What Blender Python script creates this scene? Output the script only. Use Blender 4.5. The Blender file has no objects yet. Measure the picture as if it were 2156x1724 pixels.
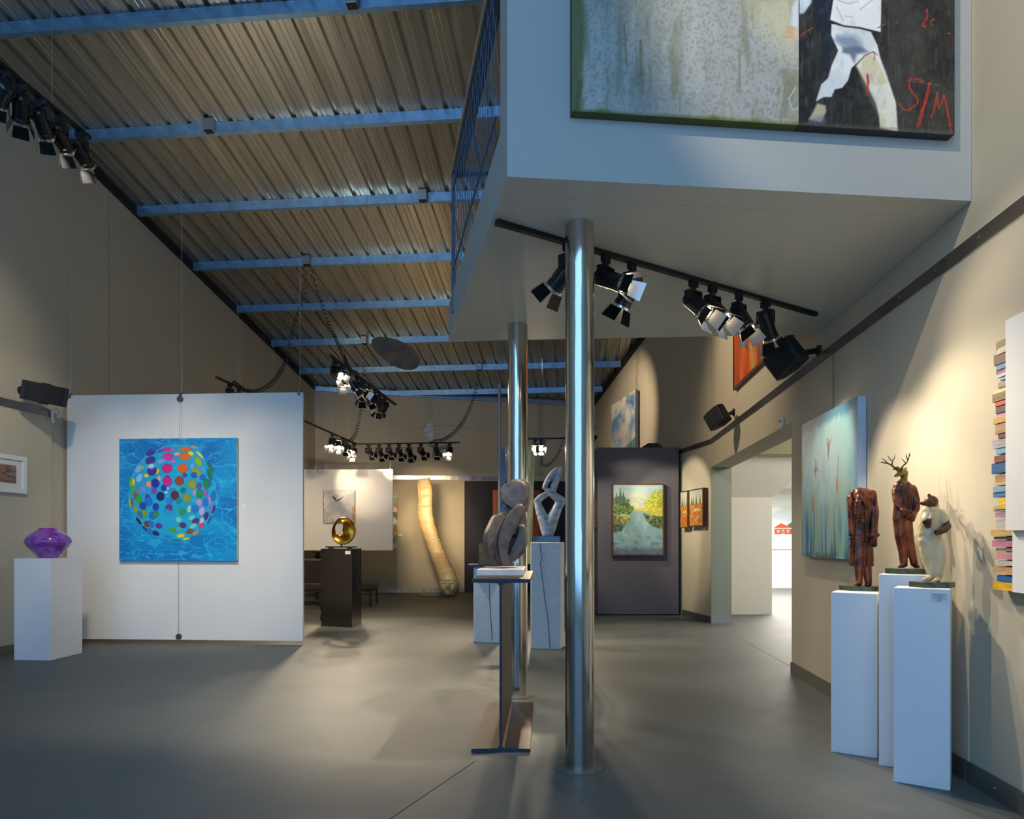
import bpy, math, random
import numpy as np
from mathutils import Vector, Matrix, Euler

SC = bpy.context.scene
COL = SC.collection
random.seed(7)

# ------------------------------------------------------------------ camera, world, daylight, exposure
F, CX, HY, EYE = 1500.0, 1078.0, 1140.0, 1.2        # focal length in px, image centre, horizon row, eye height (m)
cam_d = bpy.data.cameras.new('camera')
cam_d.sensor_fit = 'HORIZONTAL'
cam_d.sensor_width = 36.0
cam_d.lens = 36.0 * F / 2156.0
cam_d.shift_y = (HY - 862.0) / 2156.0
cam_d.clip_start = 0.05
cam = bpy.data.objects.new('camera', cam_d)
cam.location = (0, 0, EYE)
cam.rotation_euler = (math.radians(90), 0, 0)
COL.objects.link(cam)
SC.camera = cam

SC.view_settings.view_transform = 'Standard'
SC.view_settings.look = 'None'
SC.view_settings.gamma = 1.0
SC.view_settings.use_curve_mapping = False
SC.view_settings.exposure = 0.50

w = bpy.data.worlds.new('sky')
SC.world = w
w.use_nodes = True
w.node_tree.nodes['Background'].inputs[0].default_value = (0.20, 0.42, 0.80, 1)
w.node_tree.nodes['Background'].inputs[1].default_value = 0.6
SC.cycles.max_bounces = 8
SC.cycles.diffuse_bounces = 4
SC.cycles.glossy_bounces = 4
SC.cycles.sample_clamp_indirect = 6.0
SC.cycles.use_denoising = True

def area_light(name, loc, target, sx, sy, power, col):
    d = bpy.data.lights.new(name, 'AREA')
    d.shape = 'RECTANGLE'; d.size = sx; d.size_y = sy; d.energy = power; d.color = col
    o = bpy.data.objects.new(name, d); COL.objects.link(o)
    o.location = loc
    o.rotation_euler = (Vector(target) - Vector(loc)).to_track_quat('-Z', 'Y').to_euler()
    return o

def spot_light(name, loc, target, power, col, angle=50, blend=0.5, rad=0.04):
    d = bpy.data.lights.new(name, 'SPOT')
    d.energy = power; d.color = col; d.spot_size = math.radians(angle); d.spot_blend = blend
    d.shadow_soft_size = rad
    o = bpy.data.objects.new(name, d); COL.objects.link(o)
    o.location = loc
    o.rotation_euler = (Vector(target) - Vector(loc)).to_track_quat('-Z', 'Y').to_euler()
    return o

WARM = (1.0, 0.80, 0.56)
WARM2 = (1.0, 0.74, 0.42)
# daylight entering through the tall window behind the camera
area_light('daylight', (-2.2, -3.05, 3.5), (-2.0, 5.0, 3.3), 7.2, 6.0, 225, (0.27, 0.56, 1.0))
# lamps of the track that hangs above the camera, outside the picture
spot_light('front_lamp', (-0.6, 0.9, 5.2), (1.65, 3.4, 3.6), 300, (1.0, .86, .64), 34, .6, .05)
spot_light('front_lamp', (0.3, 0.2, 5.0), (2.2, 2.9, 4.2), 60, (1.0, .86, .64), 40, .7, .05)
# two added spots without fixtures that brighten the roof deck from below
spot_light('deck_fill', (-3.0, 7.4, 3.4), (-2.3, 8.6, 6.2), 140, (1.0, .88, .70), 110, 1.0, .15)
spot_light('deck_fill', (-1.5, 10.9, 3.1), (-1.0, 11.8, 5.6), 100, (1.0, .78, .48), 110, 1.0, .15)
# lamps of the room through the doorway
area_light('room_lamp', (6.0, 14.5, 2.45), (6.0, 14.5, 0), 3.0, 4.0, 420, (1.0, .93, .84))
area_light('room_lamp', (5.6, 9.0, 3.3), (5.2, 11.0, 0), 2.0, 2.0, 130, (1.0, .92, .80))

# ------------------------------------------------------------------ helpers
def lin(c):
    c = np.asarray(c, dtype=float) / 255.0
    return np.where(c <= 0.04045, c / 12.92, ((c + 0.055) / 1.055) ** 2.4)

def at(px, py, Y):
    return Vector(((px - CX) * Y / F, Y, EYE - (py - HY) * Y / F))

def G(px, py, z=0.0):
    Y = (EYE - z) * F / (py - HY)
    return Vector(((px - CX) * Y / F, Y, z))

def wr(Y):      # face of the right wall
    return 1.947 + 0.0934 * Y if Y <= 10.465 else 2.924 - 0.147 * (Y - 10.465)
def wl(Y):      # face of the left wall
    return -6.12 + 0.0944 * Y
def on_right(px, off=0.0, base=1.947):   # point of the right wall seen at image column px
    Y = (base - off) / ((px - CX) / F - 0.0934)
    return Y
def on_left(px, off=0.0):
    return (6.12 - off) / (0.0944 - (px - CX) / F)
def roof_s(x, y):
    return (y + 0.0944 * x + 0.5777) / 1.0089
def roof(x, y):  # underside of purlins
    return 7.176 - 0.15 * roof_s(x, y)
DY = Vector((0.0934, 0.9956, 0)).normalized()
DX = Vector((DY.y, -DY.x, 0))

class MB:
    def __init__(s):
        s.v = []; s.f = []; s.m = []
    def add(s, vs, fs, mi=0):
        b = len(s.v)
        s.v += [tuple(v) for v in vs]
        s.f += [tuple(b + i for i in f) for f in fs]
        s.m += [mi] * len(fs)
        return s
    def prism(s, pts, z0, z1, mi=0):
        """vertical prism over an outline; z0, z1 numbers or functions of x, y"""
        a0 = z0 if callable(z0) else (lambda x, y: z0)
        a1 = z1 if callable(z1) else (lambda x, y: z1)
        area = sum(pts[i][0] * pts[(i + 1) % len(pts)][1] - pts[(i + 1) % len(pts)][0] * pts[i][1] for i in range(len(pts)))
        if area < 0: pts = pts[::-1]
        n = len(pts)
        vs = [(p[0], p[1], a0(p[0], p[1])) for p in pts] + [(p[0], p[1], a1(p[0], p[1])) for p in pts]
        fs = [tuple(range(n - 1, -1, -1)), tuple(range(n, 2 * n))]
        fs += [(i, (i + 1) % n, n + (i + 1) % n, n + i) for i in range(n)]
        return s.add(vs, fs, mi)
    def box(s, c, size, rz=0.0, rot=None, mi=0):
        M = rot if rot is not None else Matrix.Rotation(rz, 3, 'Z')
        vs = []
        for k in range(8):
            p = Vector(((k & 1) - .5, ((k >> 1) & 1) - .5, (k >> 2) - .5))
            vs.append(Vector(c) + M @ Vector((p.x * size[0], p.y * size[1], p.z * size[2])))
        return s.add(vs, [(0, 2, 3, 1), (4, 5, 7, 6), (0, 1, 5, 4), (2, 6, 7, 3), (0, 4, 6, 2), (1, 3, 7, 5)], mi)
    def bar(s, p0, p1, wid, hei, mi=0):
        """box beam between two points (width sideways, height up)"""
        p0 = Vector(p0); p1 = Vector(p1); d = p1 - p0
        q = d.to_track_quat('Y', 'Z').to_matrix()
        return s.box((p0 + p1) / 2, (wid, d.length, hei), rot=q, mi=mi)
    def cyl(s, p0, p1, r0, r1=None, n=24, mi=0):
        r1 = r0 if r1 is None else r1
        p0 = Vector(p0); p1 = Vector(p1)
        M = (p1 - p0).to_track_quat('Z', 'Y').to_matrix()
        vs = []
        for p, r in ((p0, r0), (p1, r1)):
            for i in range(n):
                a = 2 * math.pi * i / n
                vs.append(p + M @ Vector((r * math.cos(a), r * math.sin(a), 0)))
        fs = [tuple(range(n - 1, -1, -1)), tuple(range(n, 2 * n))]
        fs += [(i, (i + 1) % n, n + (i + 1) % n, n + i) for i in range(n)]
        return s.add(vs, fs, mi)
    def lathe(s, c, prof, n=32, sx=1.0, sy=1.0, rz=0.0, mi=0):
        """prof: list of (radius, z) bottom to top; closed at both ends"""
        vs = []; cr, sr = math.cos(rz), math.sin(rz)
        for r, z in prof:
            for i in range(n):
                a = 2 * math.pi * i / n
                x, y = r * sx * math.cos(a), r * sy * math.sin(a)
                vs.append((c[0] + x * cr - y * sr, c[1] + x * sr + y * cr, c[2] + z))
        m = len(prof)
        fs = [(j * n + i, j * n + (i + 1) % n, (j + 1) * n + (i + 1) % n, (j + 1) * n + i) for j in range(m - 1) for i in range(n)]
        fs += [tuple(range(n - 1, -1, -1)), tuple(range((m - 1) * n, m * n))]
        return s.add(vs, fs, mi)
    def ell(s, c, r, rot=None, n=20, m=12, mi=0):
        vs = []; M = rot if rot is not None else Matrix.Identity(3)
        for j in range(1, m):
            t = math.pi * j / m
            for i in range(n):
                a = 2 * math.pi * i / n
                vs.append(Vector(c) + M @ Vector((r[0] * math.sin(t) * math.cos(a), r[1] * math.sin(t) * math.sin(a), -r[2] * math.cos(t))))
        b = len(vs)
        vs.append(Vector(c) + M @ Vector((0, 0, -r[2]))); vs.append(Vector(c) + M @ Vector((0, 0, r[2])))
        fs = [(j * n + i, j * n + (i + 1) % n, (j + 1) * n + (i + 1) % n, (j + 1) * n + i) for j in range(m - 2) for i in range(n)]
        fs += [(b, (i + 1) % n, i) for i in range(n)] + [(b + 1, (m - 2) * n + i, (m - 2) * n + (i + 1) % n) for i in range(n)]
        return s.add(vs, fs, mi)
    def cap(s, p0, p1, r0, r1, n=14, mi=0, flat=1.0):
        """tapered capsule: one closed surface of revolution with round ends"""
        p0 = Vector(p0); p1 = Vector(p1); d = (p1 - p0).length
        if d < 1e-6: return s.ell(p0, (r0, r0, r0))
        M = (p1 - p0).to_track_quat('Z', 'Y').to_matrix()
        prof = [(max(r0 * math.sin(t), 1e-4), -r0 * math.cos(t)) for t in [math.pi / 2 * k / 4 for k in range(0, 5)]]
        prof += [(max(r1 * math.cos(t), 1e-4), d + r1 * math.sin(t)) for t in [math.pi / 2 * k / 4 for k in range(0, 5)]]
        vs = []
        for r, z in prof:
            for i in range(n):
                a = 2 * math.pi * i / n
                vs.append(p0 + M @ Vector((r * math.cos(a), r * flat * math.sin(a), z)))
        m = len(prof)
        fs = [(j * n + i, j * n + (i + 1) % n, (j + 1) * n + (i + 1) % n, (j + 1) * n + i) for j in range(m - 1) for i in range(n)]
        fs += [tuple(range(n - 1, -1, -1)), tuple(range((m - 1) * n, m * n))]
        return s.add(vs, fs, mi)
    def caps(s, pts, rs, **k):
        for i in range(len(pts) - 1): s.cap(pts[i], pts[i + 1], rs[i], rs[i + 1], **k)
        return s
    def tube(s, pts, r, n=6, mi=0, rs=None):
        pts = [Vector(p) for p in pts]; vs = []
        up = Vector((0.13, 0.31, 0.94)); nrm = None
        for i, p in enumerate(pts):
            t = (pts[min(i + 1, len(pts) - 1)] - pts[max(i - 1, 0)])
            t.normalize()
            if nrm is None: nrm = t.cross(up).normalized()
            else: nrm = (nrm - t * nrm.dot(t)).normalized()
            b = t.cross(nrm)
            rr = rs[i] if rs else r
            for k in range(n):
                a = 2 * math.pi * k / n
                vs.append(p + (nrm * math.cos(a) + b * math.sin(a)) * rr)
        m = len(pts)
        fs = [(j * n + i, j * n + (i + 1) % n, (j + 1) * n + (i + 1) % n, (j + 1) * n + i) for j in range(m - 1) for i in range(n)]
        fs += [tuple(range(n - 1, -1, -1)), tuple(range((m - 1) * n, m * n))]
        return s.add(vs, fs, mi)
    def mesh(s, name, off=(0, 0, 0), smooth=False):
        me = bpy.data.meshes.new(name)
        o = Vector(off)
        me.from_pydata([tuple(Vector(v) - o) for v in s.v], [], s.f)
        if any(s.m): me.polygons.foreach_set('material_index', s.m)
        if smooth: me.polygons.foreach_set('use_smooth', [True] * len(me.polygons))
        me.update()
        if smooth: me.set_sharp_from_angle(angle=math.radians(48))
        return me

def setp(o, label=None, cat=None, group=None, kind=None):
    if label: o['label'] = label
    if cat: o['category'] = cat
    if group: o['group'] = group
    if kind: o['kind'] = kind
    return o

def link(name, mb, mat, parent=None, smooth=False, bevel=0, local=False, label=None, angle=None):
    """one mesh object; with a parent, its world-space vertices are stored relative to it"""
    off = (0, 0, 0)
    if parent is not None and not local:
        off = parent.matrix_world.translation if parent.parent is None else parent_world(parent)
    me = mb.mesh(name, off, smooth)
    for m in (mat if isinstance(mat, (list, tuple)) else [mat]): me.materials.append(m)
    o = bpy.data.objects.new(name, me); COL.objects.link(o)
    if parent is not None: o.parent = parent
    if bevel:
        b = o.modifiers.new('bevel', 'BEVEL'); b.width = bevel; b.segments = 2; b.limit_method = 'ANGLE'; b.angle_limit = math.radians(40)
    if label: o['label'] = label
    return o

def parent_world(o):
    p = Vector(o.location)
    while o.parent is not None:
        o = o.parent; p = p + Vector(o.location)
    return p

def centre(o):
    """move a top-level mesh object's origin to the foot of its shape"""
    co = np.empty(len(o.data.vertices) * 3); o.data.vertices.foreach_get('co', co); co = co.reshape(-1, 3)
    c = (co.min(0) + co.max(0)) / 2; c[2] = co[:, 2].min()
    co -= c; o.data.vertices.foreach_set('co', co.ravel()); o.data.update()
    o.location = c
    return o

def thing(name, label, cat, loc, group=None, rz=0.0):
    o = bpy.data.objects.new(name, None); COL.objects.link(o)
    o.location = loc; o.rotation_euler = (0, 0, rz); o.empty_display_size = .1
    setp(o, label, cat, group)
    o.matrix_world = Matrix.Translation(Vector(loc)) @ Matrix.Rotation(rz, 4, 'Z')
    return o

def struct(name, mb, mat, **k):
    o = link(name, mb, mat, **k); o['kind'] = 'structure'; return o

def solo(name, mb, mat, label, cat, group=None, **k):
    o = centre(link(name, mb, mat, **k)); setp(o, label, cat, group); return o

def organic(o, voxel=.005, smooth=6, disp=None):
    r = o.modifiers.new('remesh', 'REMESH'); r.mode = 'VOXEL'; r.voxel_size = voxel; r.use_smooth_shade = True
    s = o.modifiers.new('smooth', 'SMOOTH'); s.factor = .6; s.iterations = smooth
    if disp:
        t = bpy.data.textures.new('folds', 'CLOUDS'); t.noise_scale = disp[0]
        d = o.modifiers.new('folds', 'DISPLACE'); d.texture = t; d.strength = disp[1]; d.mid_level = .5
    return o

# ------------------------------------------------------------------ materials
MATS = {}
def mat(name, rgb, rough=.6, metal=0.0, bump=0.0, bscale=40, var=0.0, vscale=3, rgb2=None, emit=0, coat=0, spec=.5, stretch=None, obj=True):
    if name in MATS: return MATS[name]
    m = bpy.data.materials.new(name); m.use_nodes = True; MATS[name] = m
    nt = m.node_tree; b = nt.nodes['Principled BSDF']
    c = tuple(lin(rgb)) + (1,)
    b.inputs['Base Color'].default_value = c
    b.inputs['Roughness'].default_value = rough
    b.inputs['Metallic'].default_value = metal
    b.inputs['Specular IOR Level'].default_value = spec
    b.inputs['Coat Weight'].default_value = coat
    if emit:
        b.inputs['Emission Color'].default_value = c; b.inputs['Emission Strength'].default_value = emit
    if bump or var or rgb2 is not None:
        tc = nt.nodes.new('ShaderNodeTexCoord'); mp = nt.nodes.new('ShaderNodeMapping')
        nt.links.new(tc.outputs['Object'], mp.inputs[0])
        if stretch: mp.inputs['Scale'].default_value = stretch
    if var or rgb2 is not None:
        n = nt.nodes.new('ShaderNodeTexNoise'); n.inputs['Scale'].default_value = vscale; n.inputs['Detail'].default_value = 8
        nt.links.new(mp.outputs[0], n.inputs[0])
        r = nt.nodes.new('ShaderNodeValToRGB')
        c2 = tuple(lin(rgb2)) + (1,) if rgb2 is not None else tuple(min(1, x * (1 + var)) for x in c[:3]) + (1,)
        c1 = c if rgb2 is not None else tuple(x * (1 - var) for x in c[:3]) + (1,)
        r.color_ramp.elements[0].position = .35; r.color_ramp.elements[1].position = .65
        r.color_ramp.elements[0].color = c1; r.color_ramp.elements[1].color = c2
        nt.links.new(n.outputs[0], r.inputs[0]); nt.links.new(r.outputs[0], b.inputs['Base Color'])
    if bump:
        n = nt.nodes.new('ShaderNodeTexNoise'); n.inputs['Scale'].default_value = bscale; n.inputs['Detail'].default_value = 5
        nt.links.new(mp.outputs[0], n.inputs[0])
        bp = nt.nodes.new('ShaderNodeBump'); bp.inputs['Strength'].default_value = bump; bp.inputs['Distance'].default_value = .01
        nt.links.new(n.outputs[0], bp.inputs['Height']); nt.links.new(bp.outputs[0], b.inputs['Normal'])
    return m

M_wall = mat('wall_paint', (190, 180, 158), .75, bump=.05, bscale=120)
M_wallw = mat('white_paint', (226, 226, 222), .6)
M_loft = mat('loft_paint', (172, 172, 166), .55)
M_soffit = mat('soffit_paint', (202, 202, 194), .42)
M_olive = mat('olive_paint', (118, 122, 88), .7)
M_green = mat('sage_green', (150, 158, 142), .7)
M_plinth = mat('plinth_paint', (222, 224, 226), .5, bump=.02, bscale=60)
M_panel = mat('panel_paint', (226, 224, 220), .7)
M_slate = mat('slate_paint', (92, 90, 100), .7)
M_navy = mat('navy_paint', (34, 34, 46), .75)
M_black = mat('black_metal', (22, 22, 24), .28, spec=.6)
M_blackm = mat('black_matte', (16, 16, 18), .55)
M_silver = mat('polished_metal', (215, 212, 205), .18, 1.0)
M_steelband = mat('steel_band', (120, 116, 112), .32, .9, var=.25, vscale=2)
M_baseb = mat('steel_baseboard', (128, 124, 116), .4, .7)
M_purlin = mat('galvanised_purlin', (138, 176, 210), .40, .78, var=.12, vscale=9)  # blue of reflected daylight is mixed into the base colour
M_deck = mat('galvanised_deck', (182, 179, 168), .33, .86, var=.14, vscale=1.4, stretch=(6, .35, 1))
M_rail = mat('railing_paint', (90, 110, 130), .45, .3)
M_dark = mat('dark_trim', (30, 30, 32), .7)
M_cable = mat('steel_cable', (150, 150, 150), .4, .8)
M_label = mat('label_card', (240, 240, 236), .6)
M_canvas = mat('raw_canvas', (214, 208, 196), .8)
M_wood = mat('frame_wood', (112, 68, 36), .5, rgb2=(78, 44, 24), vscale=12, stretch=(1, 1, .2))
M_glow = mat('lamp_glow', (255, 236, 205), .5, emit=14)

def chrome():
    m = mat('polished_pipe', (200, 196, 188), .13, 1.0, var=.10, vscale=5, stretch=(3, 3, .12))
    nt = m.node_tree; b = nt.nodes['Principled BSDF']
    tc = nt.nodes.new('ShaderNodeTexCoord'); mp = nt.nodes.new('ShaderNodeMapping'); mp.inputs['Scale'].default_value = (6, 6, .5)
    n = nt.nodes.new('ShaderNodeTexNoise'); n.inputs['Scale'].default_value = 2.5; n.inputs['Detail'].default_value = 3
    nt.links.new(tc.outputs['Object'], mp.inputs[0]); nt.links.new(mp.outputs[0], n.inputs[0])
    bp = nt.nodes.new('ShaderNodeBump'); bp.inputs['Strength'].default_value = .12; bp.inputs['Distance'].default_value = .02
    nt.links.new(n.outputs[0], bp.inputs['Height']); nt.links.new(bp.outputs[0], b.inputs['Normal'])
    return m
M_chrome = chrome()

def floor_mat():
    m = bpy.data.materials.new('polished_concrete'); m.use_nodes = True
    nt = m.node_tree; b = nt.nodes['Principled BSDF']
    tc = nt.nodes.new('ShaderNodeTexCoord')
    def noise(sc, det=8, rgh=.6):
        n = nt.nodes.new('ShaderNodeTexNoise'); n.inputs['Scale'].default_value = sc; n.inputs['Detail'].default_value = det; n.inputs['Roughness'].default_value = rgh
        nt.links.new(tc.outputs['Object'], n.inputs[0]); return n
    n1 = noise(.7); n2 = noise(6, 10, .7)
    mx = nt.nodes.new('ShaderNodeMix'); mx.inputs[0].default_value = .45
    nt.links.new(n1.outputs[0], mx.inputs[2]); nt.links.new(n2.outputs[0], mx.inputs[3])
    r = nt.nodes.new('ShaderNodeValToRGB')
    r.color_ramp.elements[0].position = .32; r.color_ramp.elements[1].position = .7
    r.color_ramp.elements[0].color = tuple(lin((78, 83, 83))) + (1,)
    r.color_ramp.elements[1].color = tuple(lin((110, 114, 111))) + (1,)
    nt.links.new(mx.outputs[0], r.inputs[0]); nt.links.new(r.outputs[0], b.inputs['Base Color'])
    rr = nt.nodes.new('ShaderNodeMapRange'); rr.inputs[3].default_value = .40; rr.inputs[4].default_value = .68
    nt.links.new(n2.outputs[0], rr.inputs[0]); nt.links.new(rr.outputs[0], b.inputs['Roughness'])
    bp = nt.nodes.new('ShaderNodeBump'); bp.inputs['Strength'].default_value = .08; bp.inputs['Distance'].default_value = .01
    nt.links.new(n2.outputs[0], bp.inputs['Height']); nt.links.new(bp.outputs[0], b.inputs['Normal'])
    return m
M_floor = floor_mat()

def paint_mat():
    m = bpy.data.materials.new('painted_picture'); m.use_nodes = True
    nt = m.node_tree; b = nt.nodes['Principled BSDF']
    a = nt.nodes.new('ShaderNodeVertexColor'); a.layer_name = 'paint'
    nt.links.new(a.outputs[0], b.inputs['Base Color']); b.inputs['Roughness'].default_value = .45
    tc = nt.nodes.new('ShaderNodeTexCoord'); n = nt.nodes.new('ShaderNodeTexNoise'); n.inputs['Scale'].default_value = 90
    nt.links.new(tc.outputs['Object'], n.inputs[0])
    bp = nt.nodes.new('ShaderNodeBump'); bp.inputs['Strength'].default_value = .15; bp.inputs['Distance'].default_value = .004
    nt.links.new(n.outputs[0], bp.inputs['Height']); nt.links.new(bp.outputs[0], b.inputs['Normal'])
    return m
M_paint = paint_mat()

# ------------------------------------------------------------------ small painting kit: brush strokes laid on a grid of vertices
class Brush:
    """a grid of paint colours; coordinates are given in any user frame x0..x1, y0..y1 (y down)"""
    def __init__(s, x0, y0, x1, y1, nx, ny, base, seed=1):
        s.x0, s.y0, s.x1, s.y1, s.nx, s.ny = x0, y0, x1, y1, nx, ny
        s.X, s.Y = np.meshgrid(np.linspace(x0, x1, nx), np.linspace(y0, y1, ny))
        s.c = np.ones((ny, nx, 3)) * np.array(base, float)
        s.rng = np.random.RandomState(seed)
    def noise(s, sx, sy, octv=4, warp=0):
        out = np.zeros((s.ny, s.nx)); amp = 1; tot = 0
        U = (s.X - s.x0) / sx; V = (s.Y - s.y0) / sy
        if warp:
            w1 = s.noise(sx * 2, sy * 2, 2) - .5; w2 = s.noise(sx * 2, sy * 2, 2) - .5
            U = U + w1 * warp; V = V + w2 * warp
        U = U - U.min(); V = V - V.min()
        for o in range(octv):
            uu, vv = U * 2 ** o, V * 2 ** o
            g = s.rng.rand(int(vv.max()) + 3, int(uu.max()) + 3)
            i, j = vv.astype(int), uu.astype(int); fv, fu = vv - i, uu - j
            fv = fv * fv * (3 - 2 * fv); fu = fu * fu * (3 - 2 * fu)
            out += amp * ((g[i, j] * (1 - fu) + g[i, j + 1] * fu) * (1 - fv) + (g[i + 1, j] * (1 - fu) + g[i + 1, j + 1] * fu) * fv)
            tot += amp; amp *= .5
        return out / tot
    def mix(s, col, a):
        a = np.clip(a, 0, 1)[..., None]
        s.c = s.c * (1 - a) + np.array(col, float) * a
        return s
    def ellipse(s, cx, cy, rx, ry, ang, col, alpha=1, soft=.08):
        t = math.radians(ang); dx, dy = s.X - cx, s.Y - cy
        u = (dx * math.cos(t) + dy * math.sin(t)) / rx; v = (-dx * math.sin(t) + dy * math.cos(t)) / ry
        return s.mix(col, alpha * np.clip((1 - np.sqrt(u * u + v * v)) / soft + .5, 0, 1))
    def dist_poly(s, pts):
        inside = np.zeros(s.X.shape, bool); d = np.full(s.X.shape, 1e9)
        n = len(pts)
        for i in range(n):
            (x1, y1), (x2, y2) = pts[i], pts[(i + 1) % n]
            if y1 != y2:
                c = ((y1 > s.Y) != (y2 > s.Y)) & (s.X < (x2 - x1) * (s.Y - y1) / (y2 - y1) + x1)
                inside ^= c
            d = np.minimum(d, s.dseg(x1, y1, x2, y2))
        return np.where(inside, d, -d)
    def dseg(s, x1, y1, x2, y2):
        L = (x2 - x1) ** 2 + (y2 - y1) ** 2 + 1e-9
        t = np.clip(((s.X - x1) * (x2 - x1) + (s.Y - y1) * (y2 - y1)) / L, 0, 1)
        return np.hypot(s.X - x1 - t * (x2 - x1), s.Y - y1 - t * (y2 - y1))
    def poly(s, pts, col, alpha=1, soft=1.5):
        return s.mix(col, alpha * np.clip(s.dist_poly(pts) / soft + .5, 0, 1))
    def scrawl(s, pts, wid, col, alpha=1, dry=.35):
        """curved hand-drawn line with a dry, uneven edge"""
        P = [pts[0]] + list(pts) + [pts[-1]]; q = []
        for i in range(1, len(P) - 2):
            a, b_, c, d = [np.array(p, float) for p in P[i - 1:i + 3]]
            for t in np.linspace(0, 1, 7): q.append(tuple(.5 * (2 * b_ + (c - a) * t + (2 * a - 5 * b_ + 4 * c - d) * t * t + (3 * b_ - a - 3 * c + d) * t ** 3)))
        m = s.noise(3, 6, 3)
        d_ = np.full(s.X.shape, 1e9)
        for a, b_ in zip(q[:-1], q[1:]): d_ = np.minimum(d_, s.dseg(a[0], a[1], b_[0], b_[1]))
        return s.mix(col, alpha * np.clip((wid / 2 * (.55 + .9 * m) - d_) / (wid * .35) + .5, 0, 1) * (1 - dry * (m < .42)))
    def stroke(s, pts, wid, col, alpha=1, soft=None):
        soft = soft or wid * .5
        d = np.full(s.X.shape, 1e9)
        for a, b in zip(pts[:-1], pts[1:]): d = np.minimum(d, s.dseg(a[0], a[1], b[0], b[1]))
        return s.mix(col, alpha * np.clip((wid / 2 - d) / soft + .5, 0, 1))

def face_grid(name, br, P, parent):
    """P(u, v) world point, u 0..1 left to right, v 0..1 top to bottom"""
    ny, nx = br.ny, br.nx
    off = parent_world(parent) if parent is not None else Vector((0, 0, 0))
    o00, o10, o01 = P(0, 0) - off, P(1, 0) - off, P(0, 1) - off
    u = np.linspace(0, 1, nx); v = np.linspace(0, 1, ny)
    UU, VV = np.meshgrid(u, v)
    co = np.array(o00)[None, None] + UU[..., None] * np.array(o10 - o00) + VV[..., None] * np.array(o01 - o00)
    idx = np.arange(nx * ny).reshape(ny, nx)
    q = np.stack([idx[1:, :-1], idx[1:, 1:], idx[:-1, 1:], idx[:-1, :-1]], -1).reshape(-1, 4)
    me = bpy.data.meshes.new(name)
    me.vertices.add(nx * ny); me.vertices.foreach_set('co', co.reshape(-1))
    me.loops.add(q.size); me.loops.foreach_set('vertex_index', q.reshape(-1).astype(np.int32))
    me.polygons.add(len(q)); me.polygons.foreach_set('loop_start', np.arange(0, q.size, 4, dtype=np.int32))
    me.update(calc_edges=True)
    ca = me.color_attributes.new('paint', 'FLOAT_COLOR', 'POINT')
    rgba = np.ones((nx * ny, 4)); rgba[:, :3] = lin(np.clip(br.c, 0, 255)).reshape(-1, 3)
    ca.data.foreach_set('color', rgba.reshape(-1))
    me.materials.append(M_paint)
    ob = bpy.data.objects.new(name, me); COL.objects.link(ob); ob.parent = parent
    return ob

def artwork(name, label, cat, left, direction, width, z0, z1, depth, br, side=None, frame=None, fw=.012, fdepth=None, group=None, gap=.004):
    """a picture hung on a wall. left = (x, y) on the wall at the viewer's left edge, direction = unit vector to the right"""
    d = Vector((direction[0], direction[1], 0)).normalized(); n = Vector((d.y, -d.x, 0))
    L = Vector((left[0], left[1], 0)); R = L + d * width
    root = thing(name, label, cat, tuple((L + R) / 2 + Vector((0, 0, z0))), group)
    def ring(a, b):
        return [(a + n * gap)[:2], (b + n * gap)[:2], (b + n * (gap + depth))[:2], (a + n * (gap + depth))[:2]]
    link('canvas', MB().prism(ring(L, R), z0, z1), side or M_canvas, root)
    face_grid('painted_surface', br, lambda u, v: L + d * (u * width) + n * (gap + depth + .0012) + Vector((0, 0, z1 + (z0 - z1) * v)), root)
    if frame:
        fd = fdepth or depth + .012
        mb = MB()
        def rg(a, b): return [(a + n * gap)[:2], (b + n * gap)[:2], (b + n * (gap + fd))[:2], (a + n * (gap + fd))[:2]]
        e = .002
        mb.prism(rg(L - d * (fw + e), L - d * e), z0 - fw, z1 + fw); mb.prism(rg(R + d * e, R + d * (fw + e)), z0 - fw, z1 + fw)
        mb.prism(rg(L - d * e, R + d * e), z1 + e, z1 + fw); mb.prism(rg(L - d * e, R + d * e), z0 - fw, z0 - e)
        link('frame', mb, frame, root)
    return root

ORD = ['first', 'second', 'third', 'fourth', 'fifth', 'sixth', 'seventh', 'eighth', 'ninth', 'tenth']

# ------------------------------------------------------------------ the shell of the gallery
fl = MB(); fl.prism([(-9, -3.4), (11, -3.4), (11, 19.6), (-9, 19.6)], -.15, 0)
struct('floor', fl, M_floor)
# saw-cut joints of the slab
for k, (a, b) in enumerate([((G(1557, 1344)), (G(1667, 1404))), ((-.56, 3.0, 0), (-.20, 3.9, 0))]):
    struct('trim_%d' % (20 + k), MB().bar(Vector(a) + Vector((0, 0, .0006)), Vector(b) + Vector((0, 0, .0006)), .005, .001), mat('joint', (62, 62, 56), .8))

def top(x, y): return roof(x, y) + .13
BX = -4.565, 16.5      # corner of left and back wall
BR = 1.98, 17.35       # corner of back and right wall
struct('wall_left', MB().prism([(wl(-3.2), -3.2), (wl(16.5), 16.5), (wl(16.5) - .3, 16.8), (wl(-3.2) - .3, -3.2)], 0, top), M_wall)
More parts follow.
